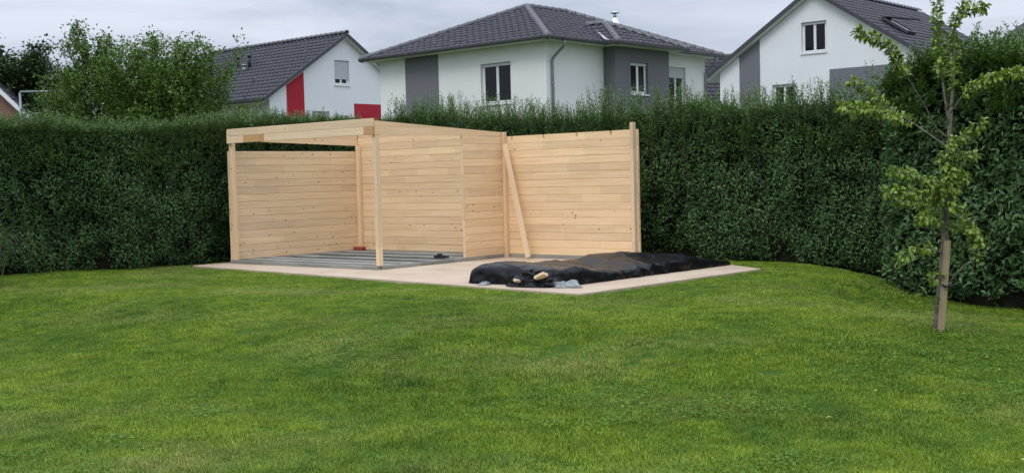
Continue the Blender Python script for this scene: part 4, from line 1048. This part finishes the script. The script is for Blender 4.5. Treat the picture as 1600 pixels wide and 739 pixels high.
p = at(342, 120, 27.5); feather_tree('hornbeam_tree', 'thin lighter tree in front of the dark left roof', (p.x, p.y, gz0), p.z-gz0, 1.0, 14, .08, .045, M['beech'], 23, ntw=16, start=.4, dens=.8)
p = at(90, 118, 29); feather_tree('hornbeam_tree', 'small green tree left of the pointed one', (p.x, p.y, gz0), p.z-gz0, 1.3, 22, .085, .05, M['beech'], 29, ntw=36, start=.35)
p = at(18, 80, 46); feather_tree('oak_tree', 'dark far tree with a rounded crown at the left edge', (p.x, p.y, -.5), p.z+.5, 3.4, 34, .16, .11, M['oak'], 31, ntw=34, start=.35, up=.5, jit=.14, dens=1.1)
p = at(72, 100, 48); feather_tree('oak_tree', 'smaller dark far tree right of the rounded one', (p.x, p.y, -.5), p.z+.5, 2.4, 26, .16, .11, M['oak'], 37, ntw=28, start=.35, up=.5, jit=.12, dens=1.1)

def ground_hit(px, py):
    d = FWD+RGT*(px-800)/FPX+UPV*(369.5-py)/FPX; z = -.3
    for _ in range(12):
        q = CAM+d*(z-CAM[2])/d[2]; z = gz(q[0], q[1])
    return q

# ------------------------------------------------------------------ young staked pear tree on the lawn
def pear_tree():
    Y0 = float(ground_hit(1466, 517)[1]); base = at(1466, 518, Y0); zg = gz(base.x, base.y); base.z = zg
    root = thing('pear_tree', 'young fruit tree with curled bright leaves and grey bark, tied to a stake', 'tree', base)
    off = lambda px, py, dy=0.: at(px, py, Y0+dy)-base
    trunk = [off(1466, 524), off(1467, 500), off(1470, 460), off(1474, 410), off(1477, 360), off(1479, 300), off(1482, 245), off(1484, 200), off(1486, 168)]
    trunk[0].z = -.1
    bm = bmesh.new(); tube(bm, trunk, [.066, .050, .042, .037, .032, .027, .023, .020, .017], 10); link('trunk', bm_mesh(bm, 'trunk', True), root, M['bark'])
    br = []    # (points, leaf range, leaf density, droop)
    def B(pts, r0, lf, dens): br.append((pts, r0, lf, dens))
    B([off(1484, 200), off(1478, 165, -.05), off(1473, 130, -.08), off(1468, 92, -.1), off(1465, 54, -.1), off(1464, 16, -.1), off(1466, -30, -.1)], .012, (.35, 1), 52)
    B([off(1486, 170), off(1490, 122, .05), off(1491, 87, .08), off(1490, 54, .1), off(1494, 30, .1), off(1503, 8, .1), off(1520, -12, .08)], .014, (.1, 1), 32)
    B([off(1494, 30, .1), off(1510, 20, .0), off(1525, 12, -.06), off(1538, 14, -.1)], .007, (.1, 1), 60)
    B([off(1480, 215), off(1462, 200, -.1), off(1449, 173, -.2), off(1430, 141, -.3), off(1408, 105, -.38), off(1395, 81, -.42), off(1368, 62, -.45), off(1340, 52, -.5)], .010, (.5, 1), 75)
    B([off(1484, 178), off(1511, 143, -.2), off(1535, 130, -.3), off(1560, 122, -.4), off(1596, 112, -.5)], .009, (.2, 1), 60)
    B([off(1480, 230), off(1430, 195, .2), off(1387, 168, .35), off(1354, 141, .45), off(1332, 128, .5)], .009, (.25, 1), 34)
    B([off(1430, 195, .2), off(1400, 186, .1), off(1360, 172, 0), off(1310, 168, -.1)], .006, (.25, 1), 50)
    B([off(1482, 250), off(1495, 224, -.1), off(1515, 208, -.2), off(1540, 192, -.3)], .011, (.15, 1), 46)
    B([off(1481, 270), off(1500, 250, -.15), off(1525, 238, -.25)], .008, (.3, 1), 40)
    B([off(1482, 280), off(1478, 255, -.15), off(1484, 235, -.2), off(1492, 218, -.22)], .007, (.0, 1), 46)
    B([off(1480, 300), off(1455, 285, -.1), off(1425, 274, -.2), off(1393, 268, -.3)], .010, (.15, 1), 48)
    B([off(1479, 322), off(1450, 308, -.15), off(1415, 300, -.25), off(1382, 302, -.3)], .010, (.15, 1), 52)
    B([off(1478, 345), off(1455, 330, .1), off(1430, 316, .2), off(1405, 318, .2)], .008, (.2, 1), 40)
    B([off(1478, 340), off(1470, 310, -.2), off(1460, 290, -.25)], .006, (.1, 1), 40)
    B([off(1479, 330), off(1492, 300, -.1), off(1500, 285, -.15), off(1508, 278, -.2)], .006, (.2, 1), 40)
    B([off(1482, 240), off(1474, 252, -.12), off(1484, 268, -.2), off(1478, 290, -.22)], .005, (.1, 1), 44)
    B([off(1481, 275), off(1490, 285, -.12), off(1483, 305, -.2), off(1490, 330, -.22)], .005, (.1, 1), 44)
    B([off(1479, 340), off(1462, 345, -.12), off(1448, 338, -.2), off(1436, 345, -.22)], .005, (.2, 1), 44)
    B([off(1484, 440), off(1509, 414, -.1), off(1529, 405, -.2), off(1522, 380, -.2), off(1512, 350, -.2), off(1502, 325, -.2)], .010, (.35, 1), 30)
    B([off(1478, 365), off(1500, 352, -.1), off(1520, 360, -.2), off(1530, 382, -.25)], .007, (.1, 1), 38)
    B([off(1476, 398), off(1456, 389, -.1), off(1430, 391, -.2), off(1402, 408, -.3)], .008, (.3, 1), 32)
    B([off(1472, 440), off(1462, 432, -.1), off(1452, 436, -.15)], .005, (.3, 1), 34)
    B([off(1468, 478), off(1455, 465, -.1), off(1440, 457, -.1)], .004, (.7, 1), 12)
    B([off(1466, 472), off(1450, 480, -.05), off(1458, 462, -.06)], .003, (.6, 1), 14)
    r = np.random.default_rng(5); LP = []
    for pts, r0, lf, dens in br:
        n = len(pts); bm = bmesh.new(); pj = [Vector(p) for p in pts]
        # smooth
        fine = []
        for i in range(n-1):
            a, b = pj[i], pj[i+1]
            for t in np.linspace(0, 1, 5)[:-1]:
                pa = pj[max(i-1, 0)]; pb = pj[min(i+2, n-1)]
                fine.append(.5*((2*a)+(b-pa)*t+(2*pa-5*a+4*b-pb)*t*t+(3*a-pa-3*b+pb)*t**3))
        fine.append(pj[-1]); k = len(fine)
        tube(bm, fine, [max(r0*(1-.8*i/k), .0022) for i in range(k)], 6); link('branch', bm_mesh(bm, 'branch', True), root, M['bark'])
        tot = sum((fine[i+1]-fine[i]).length for i in range(k-1)); m_ = int(tot*(lf[1]-lf[0])*dens*4.4)
        for j in range(m_):
            f = (lf[0]+(lf[1]-lf[0])*((j+r.uniform())/m_))*(k-1); i = min(int(f), k-2); p = fine[i].lerp(fine[i+1], f-i)
            ax = (fine[i+1]-fine[i]).normalized(); LP.append((p, ax))
        link  # (leaves are placed below)
    # curled leaves
    def pear_leaf(seed, curl):
        q = np.random.default_rng(seed); n = 6; V = []; F = []
        L = .088; W = .041
        for i in range(n):
            s = i/(n-1); ang = -curl*s; x = L*(math.sin(curl*s)/curl if curl else s); z = -L*(1-math.cos(curl*s))/curl
            w = W*.5*math.sin(math.pi*min(1, s*.93+.04))**.8; 
            up_ = .38*w
            V += [(x, -w, z+up_), (x, 0, z), (x, w, z+up_)]
        for i in range(n-1):
            a = 3*i
            F += [(a, a+1, a+4, a+3), (a+1, a+2, a+5, a+4)]
        return np.array(V), np.array(F)
    var = [pear_leaf(k, c) for k, c in enumerate((1.1, 1.6, 2.1, .7))]
    items = []
    for (p, ax) in LP:
        cnt = 1 if r.uniform() < .55 else 2
        for _ in range(cnt):
            d = Vector(r.normal(0, 1, 3)); d = (d-ax*d.dot(ax)).normalized(); d = (d+ax*.5+Vector((0, 0, .25))).normalized()
            upv = (Vector((0, 0, 1))+Vector(r.normal(0, .45, 3))).normalized(); y = upv.cross(d).normalized(); z = d.cross(y)
            s = r.uniform(.5, .95)*Y0/11.62
            items.append((p+d*r.uniform(.005, .035), Matrix((d, y, z)).transposed(), s, int(r.integers(len(var))), r.beta(2.2, 2)))
    order = sorted(range(len(items)), key=lambda i: -items[i][2]); big = set(order[:300])
    meshes = {}
    for v in range(len(var)):
        for tb in range(4):
            me = np_mesh('leaf', var[v][0], var[v][1], [(.15+.24*tb)]*len(var[v][1]), smooth=True); me.materials.append(M['pearleaf']); meshes[(v, tb)] = me
    VV, FF, TT = [], [], []; nb = 0
    for i, (p, R_, s, v, t) in enumerate(items):
        if i in big:
            o = link('leaf', meshes[(v, min(3, int(t*4)))], root, loc=p, rot=tuple(R_.to_euler())); o.scale = (s, s, s)
        else:
            Vv, Ff = var[v]; W_ = (np.array(R_)@(Vv.T*s)).T+np.array(p)
            VV.append(W_); FF.append(Ff+nb); nb += len(Vv); TT += [t]*len(Ff)
    link('foliage', np_mesh('foliage', np.concatenate(VV), np.concatenate(FF), TT, smooth=True), root, M['pearleaf'], kind='stuff')
    # a few young pears
    bm = bmesh.new(); prof = [(0, .0), (.010, .002), (.022, .014), (.026, .030), (.020, .048), (.011, .062), (.006, .070), (0, .072)]
    tube(bm, [(0, 0, -z) for _, z in prof[::-1]], [max(rr, .001) for rr, _ in prof[::-1]], 10); pm = bm_mesh(bm, 'pear', True); pm.materials.append(M['pear'])
    for px, py, dy in ((1356, 158, .4), (1390, 180, .2), (1497, 294, -.2), (1333, 178, 0)):
        link('pear', pm, root, loc=off(px, py, dy))
    # stake
    a = at(1471, 514, Y0-.07); b = at(1482, 376, Y0-.075); zs = gz(a.x, a.y); a.z = zs-.05; d = (b-a); Lk = d.length
    st = thing('tree_stake', 'half-round weathered wooden stake tied to the young fruit tree', 'stake', a)
    st.rotation_mode = 'QUATERNION'; st.rotation_quaternion = d.normalized().to_track_quat('X', 'Z')
    prof = [(math.cos(t)*.042, math.sin(t)*.042) for t in np.linspace(0, math.pi, 8)]+[(-.042, -.012), (.042, -.012)]
    bm = bmesh.new(); prism(bm, prof, 'x', 0, Lk); link('post', bm_mesh(bm, 'post'), st, M['stake'])
    bm = bmesh.new(); n = 22
    for wz in (Lk*.55,):
        ring = [(wz+.01*math.sin(t*2), math.cos(t)*.10, math.sin(t)*.062-.03) for t in np.linspace(0, 2*math.pi, n)]
        tube(bm, ring, .011, 5, False)
    link('tie', bm_mesh(bm, 'tie', True), st, M['rubber'])
pear_tree()

# ------------------------------------------------------------------ arching reed grass at the left edge
def reed():
    c = at(-30, 440, 16.0); c.z = gz(c.x, c.y); r = np.random.default_rng(3); V, F, T = [], [], []
    root = thing('ornamental_grass', 'arching pale ornamental grass reaching in at the left edge of the lawn', 'grass plant', c)
    for k in range(130):
        az = r.uniform(0, 6.28) if k > 45 else r.normal(-.1, .5); d = np.array([math.cos(az), math.sin(az), 0]); e = np.array([-d[1], d[0], 0]); L = r.uniform(.8, 1.5); cv = r.uniform(1.0, 2.3); th0 = r.uniform(1.15, 1.5)
        p = np.array([r.normal(0, .08), r.normal(0, .08), 0]); n = 12; w0 = r.uniform(.005, .009); i0 = len(V)
        for i in range(n+1):
            s = i/n; V += [p-e*w0*(1-s*.9), p+e*w0*(1-s*.9)]
            a = th0-cv*s*s*1.2; p = p+(d*math.cos(a)+np.array([0, 0, math.sin(a)]))*L/n
        F += [(i0+2*i, i0+2*i+1, i0+2*i+3, i0+2*i+2) for i in range(n)]; T += [r.uniform()]*n
    link('blades', np_mesh('blades', V, F, T), root, M['reed'], kind='stuff')
reed()

# ------------------------------------------------------------------ fallen leaves on the lawn
fm = leaves('fallen_leaf', np.zeros((1, 3)), np.array([[1., 0, .1]]), np.array([[0, 0, 1.]]), .05, .03, np.array([.9])); M['fallen'] = mat('fallen_leaf', (.45, .42, .12), .6, .3, vary=.2); fm.materials.append(M['fallen'])
for k, (px, py, lb) in enumerate(((1290, 660, 'small yellowed leaf alone in the middle of the lower right lawn'), (1368, 618, 'small yellowed leaf on the lawn between the young tree and the lone leaf'),
        (1546, 565, 'small yellowed leaf just right of the young tree on the lawn'), (1565, 583, 'small yellowed leaf a step nearer than its neighbour right of the young tree'),
        (1592, 726, 'small yellowed leaf in the bottom right corner of the lawn'), (1410, 466, 'yellow leaf lying at the foot of the broad-leaved hedge'))):
    q = ground_hit(px, py); o = link('fallen_leaf', fm, loc=(q[0], q[1], q[2]+.035), rot=k*1.3)
    tag(o, lb, 'leaf', 'fallen leaves on the lawn')
